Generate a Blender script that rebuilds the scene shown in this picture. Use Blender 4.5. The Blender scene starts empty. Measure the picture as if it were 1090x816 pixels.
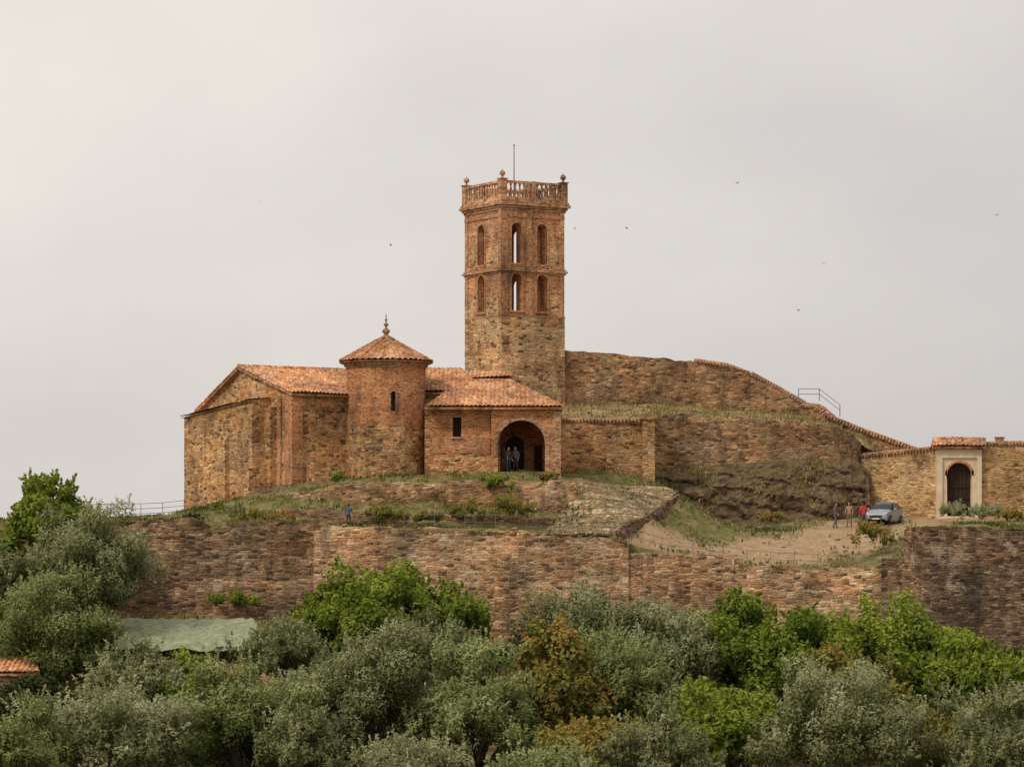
import bpy, bmesh, math, random
import numpy as np
from mathutils import Vector, noise as mn
random.seed(7); RNG=np.random.default_rng(11)
S=15.57
def fy(y): return (y+200.0)/200.0
def X(px,y): return (px-545)/S*fy(y)
def Z(row,y): return (570-row)/S*fy(y)
def P(px,row,y): return Vector((X(px,y),y,Z(row,y)))
scene=bpy.context.scene
col=scene.collection

# ---------------------------------------------------------------- materials
def newmat(name):
    m=bpy.data.materials.new(name); m.use_nodes=True
    nt=m.node_tree; b=nt.nodes['Principled BSDF']; b.inputs['Roughness'].default_value=0.9
    b.inputs['Specular IOR Level'].default_value=0.2
    return m,nt,b
def N(nt,t,**k):
    n=nt.nodes.new(t)
    for a,v in k.items(): setattr(n,a,v)
    return n
def ramp(nt,stops,src=None,interp='LINEAR'):
    r=N(nt,'ShaderNodeValToRGB'); cr=r.color_ramp; cr.interpolation=interp
    while len(cr.elements)<len(stops): cr.elements.new(0.5)
    for e,(p,c) in zip(cr.elements,stops):
        e.position=p; e.color=(c[0],c[1],c[2],1) if hasattr(c,'__len__') else (c,c,c,1)
    if src is not None: nt.links.new(src,r.inputs[0])
    return r
def noise(nt,vec,scale,detail=4,rough=0.6):
    n=N(nt,'ShaderNodeTexNoise'); n.inputs['Scale'].default_value=scale
    n.inputs['Detail'].default_value=detail; n.inputs['Roughness'].default_value=rough
    nt.links.new(vec,n.inputs['Vector']); return n
def mix(nt,fac,a,b,mode='MIX'):
    m=N(nt,'ShaderNodeMix',data_type='RGBA',blend_type=mode)
    for idx,v in ((0,fac),(6,a),(7,b)):
        if hasattr(v,'default_value') or hasattr(v,'is_linked'): nt.links.new(v,m.inputs[idx])
        elif idx==0: m.inputs[0].default_value=v
        else: m.inputs[idx].default_value=(v[0],v[1],v[2],1)
    return m.outputs[2]
def vmul(nt,vec,s):
    m=N(nt,'ShaderNodeVectorMath',operation='MULTIPLY'); nt.links.new(vec,m.inputs[0]); m.inputs[1].default_value=s
    return m.outputs[0]

def masonry(name,pal,mortar,size=(.42,.17),mw=(.04,.16),stain=(.68,1.3),moss=None,bump=.05,patch=None,distort=.14,gain=(1.35,1.2,1.0),dark=(.075,.052,.036),darkf=.55,rust=None,grey=.32):
    m,nt,b=newmat(name); L=nt.links.new
    pal=[tuple(min(.68,v*g) for v,g in zip(c,gain)) for c in pal]; mortar=tuple(min(.6,v*g) for v,g in zip(mortar,gain))
    tc=N(nt,'ShaderNodeTexCoord').outputs['Object']
    dn=noise(nt,tc,1.6,3)
    sub=N(nt,'ShaderNodeVectorMath',operation='SUBTRACT'); L(dn.outputs['Color'],sub.inputs[0]); sub.inputs[1].default_value=(.5,.5,.5)
    ds=vmul(nt,sub.outputs[0],(distort*2,distort*2,distort))
    add=N(nt,'ShaderNodeVectorMath',operation='ADD'); L(tc,add.inputs[0]); L(ds,add.inputs[1])
    v=vmul(nt,add.outputs[0],(1/size[0],1/size[0],1/size[1]))
    vo=N(nt,'ShaderNodeTexVoronoi',distance='CHEBYCHEV'); v2=N(nt,'ShaderNodeTexVoronoi',feature='F2',distance='CHEBYCHEV')
    for q in(vo,v2):
        q.inputs['Scale'].default_value=1; q.inputs['Randomness'].default_value=.85; L(v,q.inputs['Vector'])
    ed=N(nt,'ShaderNodeMath',operation='SUBTRACT'); L(v2.outputs['Distance'],ed.inputs[0]); L(vo.outputs['Distance'],ed.inputs[1])
    edge=ed.outputs[0]
    sep=N(nt,'ShaderNodeSeparateColor'); L(vo.outputs['Color'],sep.inputs[0])
    n=len(pal); r=ramp(nt,[((i+.0)/(n-1),c) for i,c in enumerate(pal)],sep.outputs[0])
    fn=noise(nt,tc,9,5,.7)
    c=mix(nt,.75,r.outputs[0],ramp(nt,[(.3,.42),(.7,1.62)],fn.outputs[0]).outputs[0],'MULTIPLY')
    mr=ramp(nt,[(mw[0],1.),(mw[1],0.)],edge)
    mfac=N(nt,'ShaderNodeMath',operation='MULTIPLY'); L(mr.outputs[0],mfac.inputs[0]); L(ramp(nt,[(.4,.3),(.6,.9)],dn.outputs[0]).outputs[0],mfac.inputs[1])
    c=mix(nt,mfac.outputs[0],c,mortar)
    big=noise(nt,tc,.23,5,.6)
    c=mix(nt,1.,c,ramp(nt,[(.34,stain[0]),(.66,stain[1])],big.outputs[0]).outputs[0],'MULTIPLY')
    off2=N(nt,'ShaderNodeVectorMath',operation='ADD'); L(tc,off2.inputs[0]); off2.inputs[1].default_value=(5,17,13)
    hd=noise(nt,off2.outputs[0],.35,5,.65)
    bw=N(nt,'ShaderNodeRGBToBW'); L(c,bw.inputs[0])
    greyc=mix(nt,1.,bw.outputs[0],(1.15,.98,.80),'MULTIPLY')
    c=mix(nt,ramp(nt,[(.46,0.),(.66,grey)],hd.outputs[0]).outputs[0],c,greyc)
    # rusty zones where iron-rich stone and brick repairs dominate
    rc=mix(nt,1.,bw.outputs[0],rust or (1.75,.92,.48),'MULTIPLY')
    c=mix(nt,ramp(nt,[(.36,.55),(.5,0.)],hd.outputs[0]).outputs[0],c,rc)
    bands=noise(nt,vmul(nt,tc,(.12,.12,1.6)),1,3)
    c=mix(nt,.6,c,ramp(nt,[(.35,.8),(.65,1.25)],bands.outputs[0]).outputs[0],'MULTIPLY')
    if patch:
        pn=noise(nt,tc,.5,5,.65)
        c=mix(nt,ramp(nt,[(.60,0.),(.68,.7)],pn.outputs[0]).outputs[0],c,patch)
    if moss:
        off=N(nt,'ShaderNodeVectorMath',operation='ADD'); L(tc,off.inputs[0]); off.inputs[1].default_value=(31,7,3)
        mo=noise(nt,off.outputs[0],.45,6,.7)
        c=mix(nt,ramp(nt,[(.55,0.),(.7,.55)],mo.outputs[0]).outputs[0],c,moss)
    st=noise(nt,vmul(nt,tc,(.9,.9,.3)),1,7,.72)
    c=mix(nt,ramp(nt,[(.51,0.),(.67,darkf)],st.outputs[0]).outputs[0],c,dark)
    L(c,b.inputs['Base Color'])
    h=N(nt,'ShaderNodeMath',operation='MINIMUM'); L(edge,h.inputs[0]); h.inputs[1].default_value=.3
    ad=N(nt,'ShaderNodeMath',operation='MULTIPLY_ADD'); L(fn.outputs[0],ad.inputs[0]); ad.inputs[1].default_value=.3; L(h.outputs[0],ad.inputs[2])
    ad2=N(nt,'ShaderNodeMath',operation='MULTIPLY_ADD'); L(sep.outputs[1],ad2.inputs[0]); ad2.inputs[1].default_value=.2; L(ad.outputs[0],ad2.inputs[2])
    bp=N(nt,'ShaderNodeBump'); bp.inputs['Strength'].default_value=.9; bp.inputs['Distance'].default_value=bump*4
    L(ad2.outputs[0],bp.inputs['Height']); L(bp.outputs[0],b.inputs['Normal'])
    return m
def simple(name,c1,c2,scale=3,rough=.85,metal=0,bump=0.02,detail=6):
    m,nt,b=newmat(name); tc=N(nt,'ShaderNodeTexCoord').outputs['Object']
    n=noise(nt,tc,scale,detail,.65)
    r=ramp(nt,[(.3,c1),(.7,c2)],n.outputs[0]); nt.links.new(r.outputs[0],b.inputs['Base Color'])
    b.inputs['Roughness'].default_value=rough; b.inputs['Metallic'].default_value=metal
    if bump:
        bp=N(nt,'ShaderNodeBump'); bp.inputs['Strength'].default_value=.6; bp.inputs['Distance'].default_value=bump
        nt.links.new(n.outputs[0],bp.inputs['Height']); nt.links.new(bp.outputs[0],b.inputs['Normal'])
    return m
M={}
M['stone']=masonry('rubble_stone',[(.07,.045,.03),(.24,.135,.07),(.36,.215,.115),(.54,.38,.22),(.31,.14,.065),(.44,.285,.155)],(.42,.295,.175),moss=(.18,.135,.07),patch=(.54,.35,.18),gain=(1.55,1.28,1.0))
M['stone_tower']=masonry('tower_rubble_stone',[(.08,.05,.035),(.25,.155,.09),(.38,.255,.155),(.56,.42,.27),(.32,.165,.085),(.46,.32,.195)],(.44,.33,.21),size=(.5,.2),patch=(.52,.37,.21),gain=(1.48,1.26,1.02))
M['wall']=masonry('terrace_wall_stone',[(.07,.05,.037),(.20,.13,.085),(.32,.22,.142),(.50,.38,.265),(.29,.145,.08),(.38,.27,.18)],(.36,.27,.18),size=(.5,.18),moss=(.14,.115,.065),gain=(1.52,1.34,1.14),darkf=.72,stain=(.58,1.32))
M['wall_dark']=masonry('old_wall_stone',[(.045,.032,.024),(.12,.08,.055),(.2,.142,.096),(.34,.255,.175),(.17,.092,.052),(.25,.18,.12)],(.2,.155,.11),size=(.5,.18),moss=(.10,.10,.045),gain=(1.5,1.32,1.12),darkf=.85,stain=(.55,1.3))
M['bastion']=masonry('bastion_stone',[(.04,.03,.024),(.10,.072,.052),(.19,.135,.095),(.34,.26,.19),(.15,.085,.055),(.25,.18,.13)],(.16,.12,.09),size=(.46,.17),patch=(.52,.41,.30),gain=(1.28,1.14,.98),darkf=.92,dark=(.045,.036,.03),stain=(.5,1.2))
M['castle']=masonry('castle_wall_stone',[(.07,.048,.033),(.18,.118,.072),(.27,.185,.115),(.40,.295,.19),(.22,.12,.065),(.31,.22,.138)],(.26,.19,.125),size=(.42,.17),moss=(.14,.115,.06),gain=(1.42,1.24,1.0),darkf=.75,stain=(.6,1.28))
M['gate']=masonry('gate_wall_stone',[(.15,.09,.05),(.33,.21,.11),(.46,.32,.18),(.58,.43,.26),(.36,.18,.09),(.5,.36,.21)],(.48,.35,.20),size=(.4,.18),gain=(1.3,1.15,.92),darkf=.42,rust=(1.5,.98,.52))
M['brick']=masonry('old_brick',[(.20,.075,.035),(.36,.145,.065),(.46,.20,.095),(.54,.30,.165),(.28,.105,.048),(.48,.245,.125)],(.44,.29,.18),size=(.27,.085),mw=(.02,.2),bump=.02,distort=.03,gain=(1.32,1.14,.97),darkf=.5)
M['brick_tower']=masonry('tower_brick',[(.18,.085,.045),(.34,.17,.09),(.43,.235,.13),(.51,.33,.2),(.27,.12,.06),(.46,.28,.165)],(.42,.30,.195),size=(.28,.09),mw=(.02,.2),bump=.02,distort=.04,gain=(1.35,1.15,.98),darkf=.62)
M['tile']=masonry('clay_tile',[(.20,.095,.05),(.44,.19,.085),(.56,.27,.125),(.60,.42,.28),(.30,.13,.065),(.5,.25,.13)],(.24,.12,.06),size=(.25,.22),mw=(0.,.04),bump=.008,distort=.02,moss=(.30,.22,.12),gain=(1.28,1.13,1.),darkf=.45,dark=(.13,.085,.055))
M['coping']=masonry('coping_tile',[(.2,.09,.05),(.38,.2,.11),(.48,.32,.2),(.28,.14,.08)],(.3,.2,.12),size=(.25,.25),mw=(0,.04),bump=.01,gain=(1.15,1.08,1.),darkf=.7)
M['cornice']=masonry('cornice_brick',[(.18,.095,.055),(.34,.19,.11),(.42,.265,.16),(.48,.34,.225),(.26,.14,.08)],(.38,.28,.18),size=(.3,.12),mw=(.0,.1),bump=.02,distort=.05,gain=(1.2,1.08,.98),darkf=.8)
M['plaster']=simple('cream_plaster',(.56,.43,.29),(.78,.67,.50),1.2,bump=.01)
M['wood']=simple('dark_wood',(.035,.02,.014),(.08,.045,.03),5)
M['metal']=simple('galvanised_steel',(.14,.14,.14),(.24,.24,.24),8,rough=.6,metal=.4,bump=0)
M['iron']=simple('dark_iron',(.03,.028,.025),(.07,.06,.05),8,rough=.6,metal=.5,bump=0)
M['rock']=simple('weathered_rock',(.09,.06,.04),(.42,.31,.2),1.6,bump=.12,detail=10)
M['bark']=simple('bark',(.05,.04,.03),(.14,.11,.085),4,bump=.05)
M['pave']=masonry('cobble_paving',[(.16,.12,.08),(.29,.225,.145),(.38,.30,.2),(.47,.385,.27)],(.11,.115,.05),size=(.4,.3),mw=(.06,.3),moss=(.17,.175,.06),gain=(1.15,1.07,.95),dark=(.13,.145,.05),darkf=.8)

def ground_mat():
    m,nt,b=newmat('grass_and_earth'); L=nt.links.new
    tc=N(nt,'ShaderNodeTexCoord').outputs['Object']
    n1=noise(nt,tc,.35,8,.7); n2=noise(nt,tc,5,6,.7); n3=noise(nt,tc,1.1,8,.75)
    g=ramp(nt,[(.30,(.08,.095,.028)),(.46,(.15,.155,.045)),(.56,(.27,.21,.095)),(.70,(.40,.27,.14))],n3.outputs[0]).outputs[0]
    e=ramp(nt,[(.3,(.30,.185,.1)),(.55,(.46,.32,.19)),(.75,(.56,.42,.28))],n3.outputs[0]).outputs[0]
    at=N(nt,'ShaderNodeAttribute'); at.attribute_name='earth'
    ad=N(nt,'ShaderNodeMath',operation='ADD'); L(at.outputs['Fac'],ad.inputs[0]); L(n1.outputs[0],ad.inputs[1])
    f=ramp(nt,[(.54,0.),(.80,1.)],ad.outputs[0]).outputs[0]
    c=mix(nt,f,g,e)
    c=mix(nt,.7,c,ramp(nt,[(.3,.55),(.7,1.4)],n2.outputs[0]).outputs[0],'MULTIPLY')
    L(c,b.inputs['Base Color'])
    bp=N(nt,'ShaderNodeBump'); bp.inputs['Strength'].default_value=.8; bp.inputs['Distance'].default_value=.15
    L(n2.outputs[0],bp.inputs['Height']); L(bp.outputs[0],b.inputs['Normal'])
    return m
M['ground']=ground_mat()
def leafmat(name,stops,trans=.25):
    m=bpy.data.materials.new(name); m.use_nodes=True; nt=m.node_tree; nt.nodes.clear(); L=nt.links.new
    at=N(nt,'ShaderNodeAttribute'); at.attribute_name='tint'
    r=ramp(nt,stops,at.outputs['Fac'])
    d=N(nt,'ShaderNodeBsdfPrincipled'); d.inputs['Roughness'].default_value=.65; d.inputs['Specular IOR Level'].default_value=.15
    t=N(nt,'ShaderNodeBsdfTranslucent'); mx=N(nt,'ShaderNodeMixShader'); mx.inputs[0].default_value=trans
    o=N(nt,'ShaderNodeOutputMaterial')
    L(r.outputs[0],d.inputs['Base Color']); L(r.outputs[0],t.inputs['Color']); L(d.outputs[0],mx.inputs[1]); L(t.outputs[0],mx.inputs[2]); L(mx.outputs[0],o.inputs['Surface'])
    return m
M['olive']=leafmat('olive_leaves',[(0,(.035,.042,.014)),(.38,(.13,.145,.055)),(.72,(.31,.33,.155)),(1,(.48,.50,.30))],.25)  # both olive ramps: shadow painted in the dark end, highlights in the pale
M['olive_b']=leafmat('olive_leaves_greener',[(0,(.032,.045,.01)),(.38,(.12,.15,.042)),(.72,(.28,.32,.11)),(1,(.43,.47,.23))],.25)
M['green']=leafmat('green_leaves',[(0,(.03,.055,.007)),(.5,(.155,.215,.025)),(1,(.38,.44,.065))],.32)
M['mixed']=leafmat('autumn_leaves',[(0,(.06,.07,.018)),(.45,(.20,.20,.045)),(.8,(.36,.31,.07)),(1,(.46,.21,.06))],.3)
M['dkgreen']=leafmat('dark_leaves',[(0,(.02,.03,.01)),(.5,(.055,.07,.02)),(1,(.12,.14,.04))],.2)
M['grassblade']=leafmat('grass_blades',[(0,(.08,.10,.025)),(.45,(.17,.18,.05)),(.7,(.34,.28,.12)),(1,(.48,.36,.19))],.3)

# ---------------------------------------------------------------- mesh builder
class MB:
    def __init__(s): s.v=[];s.f=[];s.m=[];s.sm=[]
    def add(s,vs,fs,mi=0,smooth=False):
        o=len(s.v); s.v+= [tuple(p) for p in vs]
        for f in fs: s.f.append([i+o for i in f]); s.m.append(mi); s.sm.append(smooth)
    def prism(s,poly,z0,z1,mi=0):
        n=len(poly); zt=z1 if hasattr(z1,'__len__') else [z1]*n
        vs=[(p[0],p[1],z0) for p in poly]+[(p[0],p[1],zt[i]) for i,p in enumerate(poly)]
        fs=[[i,(i+1)%n,n+(i+1)%n,n+i] for i in range(n)]+[list(range(n))[::-1],list(range(n,2*n))]
        s.add(vs,fs,mi)
    def obox(s,c,u,du,dv,z0,z1,mi=0):
        u=Vector((u[0],u[1])).normalized(); w=Vector((-u.y,u.x)); c=Vector((c[0],c[1]))
        p=[c-u*du-w*dv,c+u*du-w*dv,c+u*du+w*dv,c-u*du+w*dv]
        s.prism(p,z0,z1,mi)
    def tube(s,p0,p1,r0,r1=None,n=8,mi=0,smooth=True):
        r1=r0 if r1 is None else r1; p0=Vector(p0);p1=Vector(p1); d=(p1-p0).normalized()
        a=d.orthogonal().normalized(); b=d.cross(a)
        vs=[];
        for p,r in((p0,r0),(p1,r1)):
            for i in range(n):
                t=2*math.pi*i/n; vs.append(p+a*math.cos(t)*r+b*math.sin(t)*r)
        fs=[[i,(i+1)%n,n+(i+1)%n,n+i] for i in range(n)]
        s.add(vs,fs,mi,smooth); s.add(vs[:n],[list(range(n))[::-1]],mi); s.add(vs[n:],[list(range(n))],mi)
    def lathe(s,c,prof,n=16,mi=0,smooth=True):
        vs=[];k=len(prof)
        for r,z in prof:
            for i in range(n):
                t=2*math.pi*i/n; vs.append((c[0]+r*math.cos(t),c[1]+r*math.sin(t),c[2]+z))
        fs=[[j*n+i,j*n+(i+1)%n,(j+1)*n+(i+1)%n,(j+1)*n+i] for j in range(k-1) for i in range(n)]
        s.add(vs,fs,mi,smooth); s.add(vs[:n],[list(range(n))[::-1]],mi); s.add(vs[-n:],[list(range(n))],mi)
    def ball(s,c,r,mi=0,n=10,sc=(1,1,1)):
        vs=[];k=7
        for j in range(k+1):
            a=math.pi*j/k; rr=max(math.sin(a),.02)
            for i in range(n):
                t=2*math.pi*i/n; vs.append((c[0]+r*sc[0]*rr*math.cos(t),c[1]+r*sc[1]*rr*math.sin(t),c[2]-r*sc[2]*math.cos(a)))
        fs=[[j*n+i,j*n+(i+1)%n,(j+1)*n+(i+1)%n,(j+1)*n+i] for j in range(k) for i in range(n)]
        s.add(vs,fs,mi,True)
    def build(s,name,mats,parent=None,normals=True):
        me=bpy.data.meshes.new(name); me.from_pydata(s.v,[],s.f)
        for mt in mats: me.materials.append(M[mt] if isinstance(mt,str) else mt)
        me.polygons.foreach_set('material_index',s.m); me.polygons.foreach_set('use_smooth',s.sm)
        if normals:
            bm=bmesh.new(); bm.from_mesh(me); bmesh.ops.recalc_face_normals(bm,faces=bm.faces); bm.to_mesh(me); bm.free()
        ob=bpy.data.objects.new(name,me); col.objects.link(ob)
        if parent: ob.parent=parent
        return ob
def empty(name):
    e=bpy.data.objects.new(name,None); col.objects.link(e); e.empty_display_size=.5; return e
def bake(ob):
    dg=bpy.context.evaluated_depsgraph_get(); dg.update()
    me=bpy.data.meshes.new_from_object(ob.evaluated_get(dg)); ob.modifiers.clear(); ob.data=me
def cut(ob,mb):
    c=mb.build('cutter',[]); md=ob.modifiers.new('b','BOOLEAN'); md.object=c; md.operation='DIFFERENCE'; md.solver='EXACT'
    bake(ob); bpy.data.objects.remove(c,do_unlink=True)
def arch_poly(w,z0,zt,horseshoe=0,n=12):
    r=w/2*(1+horseshoe); zs=zt-r; pts=[(-w/2,z0),(w/2,z0)]
    a0=-math.asin(horseshoe/(1+horseshoe))-0.25*(horseshoe>0) if horseshoe else 0
    for i in range(n+1):
        a=a0+(math.pi-2*a0)*i/n; pts.append((r*math.cos(a),zs+r*math.sin(a)))
    return pts
def arch_solid(mb,c,u,nrm,w,z0,zt,d0,d1,mi=0,hs=0):
    u=Vector(u);nrm=Vector(nrm);c=Vector(c); pl=arch_poly(w,z0,zt,hs); n=len(pl)
    vs=[Vector((c[0],c[1],0))+u*a+nrm*d0+Vector((0,0,z)) for a,z in pl]+[Vector((c[0],c[1],0))+u*a+nrm*d1+Vector((0,0,z)) for a,z in pl]
    fs=[[i,(i+1)%n,n+(i+1)%n,n+i] for i in range(n)]+[list(range(n))[::-1],list(range(n,2*n))]
    mb.add(vs,fs,mi)
def arch_ring(mb,c,u,nrm,w,z0,zt,t,d0,d1,mi=0):
    u=Vector(u);nrm=Vector(nrm);c=Vector((c[0],c[1],0))
    def path(ww,zz):
        r=ww/2; p=[(ww/2,z0)]+[(r*math.cos(math.pi*i/12),zz-r+r*math.sin(math.pi*i/12)) for i in range(13)]+[(-ww/2,z0)]; return p
    a=path(w,zt); b=path(w+2*t,zt+t); n=len(a)
    vs=[]
    for d in (d0,d1):
        for q in (a,b):
            vs+=[c+u*x+nrm*d+Vector((0,0,z)) for x,z in q]
    fs=[]
    for i in range(n-1):
        A,B,C,D=i,n+i,2*n+i,3*n+i
        fs+= [[A,A+1,B+1,B],[C,D,D+1,C+1],[A,C,C+1,A+1],[B,B+1,D+1,D]]
    fs+=[[0,n,3*n,2*n],[n-1,2*n-1+0,4*n-1,3*n-1]]
    mb.add(vs,fs,mi)

def roof_plane(mb,pts,mi=0,pitch=.3,amp=.085,slab=.12,smi=1):
    pts=[Vector(p) for p in pts]; p0=pts[0]; s=(pts[1]-pts[0]).normalized()
    nrm=(pts[1]-pts[0]).cross(pts[-1]-pts[0]).normalized()
    if nrm.z<0: nrm=-nrm
    t=nrm.cross(s)
    q=[((p-p0).dot(s),(p-p0).dot(t)) for p in pts]
    smin=min(a for a,b in q); smax=max(a for a,b in q); tm=max(b for a,b in q)-min(b for a,b in q)
    ns=max(2,int((smax-smin)/pitch*6)); K=max(2,int(math.ceil(tm/.38))*2)
    vs=[]
    for i in range(ns+1):
        sx=smin+(smax-smin)*(i/ns); sx=min(max(sx,smin+1e-4),smax-1e-4); ts=[]
        for j in range(len(q)):
            (a,b),(c,d)=q[j],q[(j+1)%len(q)]
            if (a-sx)*(c-sx)<=0 and abs(a-c)>1e-9: ts.append(b+(d-b)*(sx-a)/(c-a))
        t0,t1=min(ts),max(ts)
        ph=(sx/pitch)%1; w=abs(math.sin(math.pi*ph))*amp
        for k in range(K+1):
            tt=t0+(t1-t0)*k/K
            h=w+.045*(1-((tt/.38)+.01)%1)+.03*mn.noise(Vector((int(sx/pitch)*3.1,int(tt/.38)*1.7,0)))+.09*mn.noise(Vector((sx*.35,tt*.4,p0.x)))
            vs.append(p0+s*sx+t*tt+nrm*(h+.02))
    fs=[[i*(K+1)+k,(i+1)*(K+1)+k,(i+1)*(K+1)+k+1,i*(K+1)+k+1] for i in range(ns) for k in range(K)]
    mb.add(vs,fs,mi)
    n=len(pts); a=[p-nrm*.06 for p in pts]; b=[p-nrm*(slab+.05) for p in pts]
    mb.add(a+b,[[i,(i+1)%n,n+(i+1)%n,n+i] for i in range(n)]+[list(range(n)),list(range(n,2*n))[::-1]],smi)
def ridge(mb,a,b,mi=0,r=.13):
    a=Vector(a);b=Vector(b); L=(b-a).length; n=max(1,int(L/.4))
    for i in range(n):
        p=a.lerp(b,i/n);q=a.lerp(b,(i+1)/n); mb.tube(p,q,r*(1.1+.1*random.random()),r*.85,8,mi)

def densify(pts,step):
    out=[]
    for a,b in zip(pts[:-1],pts[1:]):
        a=Vector(a);b=Vector(b); n=max(1,int((b.xy-a.xy).length/step))
        for i in range(n): out.append(a.lerp(b,i/n))
    out.append(Vector(pts[-1])); return out
def stone_wall(name,pts,zbot,thick,mat,jit=.1,cop=None,parent=None,step=.45,batter=.0,facejit=.08):
    d=densify(pts,step); n=len(d); mb=MB(); vs=[]; rows=14
    if cop: jit*=.3
    for i,p in enumerate(d):
        a=d[max(0,i-1)];b=d[min(n-1,i+1)]; t=(b.xy-a.xy).normalized(); nr=Vector((-t.y,t.x))
        if nr.y<0: nr=-nr
        z=p.z+random.uniform(-jit,jit)+jit*1.2*mn.noise(Vector((p.x*.5,p.y*.5,3)))
        ring=[]
        for k in range(rows+1):
            zz=zbot+(z-zbot)*k/rows
            o=facejit*(mn.noise(Vector((p.x*.9,p.y*.9,zz*.9)))*1.5+mn.noise(Vector((p.x*.2,p.y*.2,zz*.3)))*2)-batter*(1-k/rows)
            if k==rows:o+=.06
            ring.append((p.x+nr.x*o,p.y+nr.y*o,zz))
        ring.append((p.x+nr.x*thick,p.y+nr.y*thick,z+random.uniform(-jit,jit)*.5)); ring.append((p.x+nr.x*thick,p.y+nr.y*thick,zbot))
        vs+=ring
    R=rows+3
    fs=[[i*R+k,(i+1)*R+k,(i+1)*R+(k+1)%R,i*R+(k+1)%R] for i in range(n-1) for k in range(R)]
    fs+=[list(range(R)),[ (n-1)*R+k for k in range(R)][::-1]]
    mb.add(vs,fs,0)
    if cop:
        for a,b in zip(pts[:-1],pts[1:]):
            a=Vector(a);b=Vector(b); t=(b-a); L=t.length; k=max(1,int(L/.24)); nr=Vector((-t.y,t.x,0)).normalized()
            if nr.y<0: nr=-nr
            up=Vector((0,0,1))
            for i in range(k):
                c=a.lerp(b,(i+.5)/k)+up*random.uniform(-.03,.03)
                mb.tube(c-nr*.15+up*.03,c+nr*thick*.5+up*.2,.1,.085,6,1)
                mb.tube(c+nr*(thick+.15)+up*.03,c+nr*thick*.5+up*.2,.1,.085,6,1)
            mb.tube(a+nr*thick*.5+up*.2,b+nr*thick*.5+up*.2,.1,.1,8,1)
    return mb.build(name,[mat,'coping'],parent)

# ---------------------------------------------------------------- terrain
cps=[(-250,556,-12),(-250,558,-3),(-100,554,-12),(-100,556,-3),(0,556,-13),(0,555,-4),(100,555,-13),(100,552,-4),(195,554,-13),(190,548,-2),(215,541,4),
(-250,640,25),(-100,620,20),(0,610,16),(100,600,16),(190,590,22),(300,520,22),(450,505,25),
(270,556,-13),(270,545,-6),(275,530,-2),(300,520,1),(340,558,-13),(340,545,-6.5),(340,517,-2),
(400,561,-13),(400,548,-6.5),(400,513,-3),(400,511,3),(500,562,-13),(500,550,-6.5),(500,512,-3),(500,505,2),(560,565,-13),(560,552,-6.5),(560,512,-3),(545,503,1),(600,512,-2),
(622,514,2),(725,527,1.5),(672,520,2),(575,571,-12.5),(655,573,-12.5),(600,543,-5),(690,550,-5.5),(640,545,-5.5),
(740,547,4),(712,566,-5),(690,584,-12),(740,589,-12),(800,600,-12),(870,603,-12),(945,603,-12),(760,550,8),(850,553,8),(940,558,6),(900,562,3),(1000,553,10),(1080,550,10),(1250,548,10),
(1000,562,-10),(1090,562,-10),(1250,560,-10),(700,512,7),(650,501,6),(610,500,6),(750,571,-2),(850,577,-3),(930,588,-8),(915,551,10),(960,575,-4),(600,495,18),(760,530,20),(950,548,22),(1250,548,25)]
cp=np.array([(X(a,y),y,Z(r,y)) for a,r,y in cps])
def U(r2): return np.where(r2>0,r2*np.log(np.maximum(r2,1e-9)),0)*.5
NC=len(cp); A=np.zeros((NC+3,NC+3)); dd=((cp[:,None,:2]-cp[None,:,:2])**2).sum(-1)
A[:NC,:NC]=U(dd)+np.eye(NC)*.05; A[:NC,NC]=1; A[:NC,NC+1:]=cp[:,:2]; A[NC,:NC]=1; A[NC+1:,:NC]=cp[:,:2].T
WT=np.linalg.solve(A,np.concatenate([cp[:,2],[0,0,0]]))
def hz(x,y):
    x=np.atleast_1d(np.asarray(x,float));y=np.atleast_1d(np.asarray(y,float))
    d=(x[:,None]-cp[None,:,0])**2+(y[:,None]-cp[None,:,1])**2
    return U(d)@WT[:NC]+WT[NC]+WT[NC+1]*x+WT[NC+2]*y
def h1(x,y): return float(hz(x,y)[0])
def hill_z(x,y):
    z=hz(x,np.maximum(y,-13.4)); return np.where(y<-13.45,z-6,z)
def grid_obj(name,xs,ys,zf,mat,attr=None,jit=.06):
    XX,YY=np.meshgrid(xs,ys); ZZ=zf(XX.ravel(),YY.ravel())
    vs=np.stack([XX.ravel(),YY.ravel(),ZZ],1)
    if jit:
        for i in range(len(vs)): vs[i,2]+=jit*mn.noise(Vector((vs[i,0]*.8,vs[i,1]*.8,0)))*2
    nx=len(xs); ny=len(ys)
    fs=[[j*nx+i,j*nx+i+1,(j+1)*nx+i+1,(j+1)*nx+i] for j in range(ny-1) for i in range(nx-1)]
    me=bpy.data.meshes.new(name); me.from_pydata(vs.tolist(),[],fs); me.materials.append(M[mat])
    me.polygons.foreach_set('use_smooth',[True]*len(fs))
    if attr is not None:
        at=me.attributes.new('earth','FLOAT','POINT'); at.data.foreach_set('value',attr(vs[:,0],vs[:,1]).astype(np.float32))
    ob=bpy.data.objects.new(name,me); col.objects.link(ob); return ob
def seg_dist(x,y,pl):
    d=np.full(x.shape,1e9)
    for (ax,ay),(bx,by) in zip(pl[:-1],pl[1:]):
        vx,vy=bx-ax,by-ay; t=np.clip(((x-ax)*vx+(y-ay)*vy)/(vx*vx+vy*vy),0,1)
        d=np.minimum(d,np.hypot(x-ax-t*vx,y-ay-t*vy))
    return d
path=[(X(1020,10),10),(X(980,6),5),(X(930,3),3),(X(880,-3),-3),(X(810,-7),-7),(X(730,-9),-9)]
def earth(x,y):
    d=seg_dist(x,y,path); return np.clip(.62-(d-1.6)*.14,.0,.62)
grid_obj('hill',np.arange(-62,62,.4),np.concatenate([[-13.5],np.arange(-13.4,26,.4)]),hill_z,'ground',earth)
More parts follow.
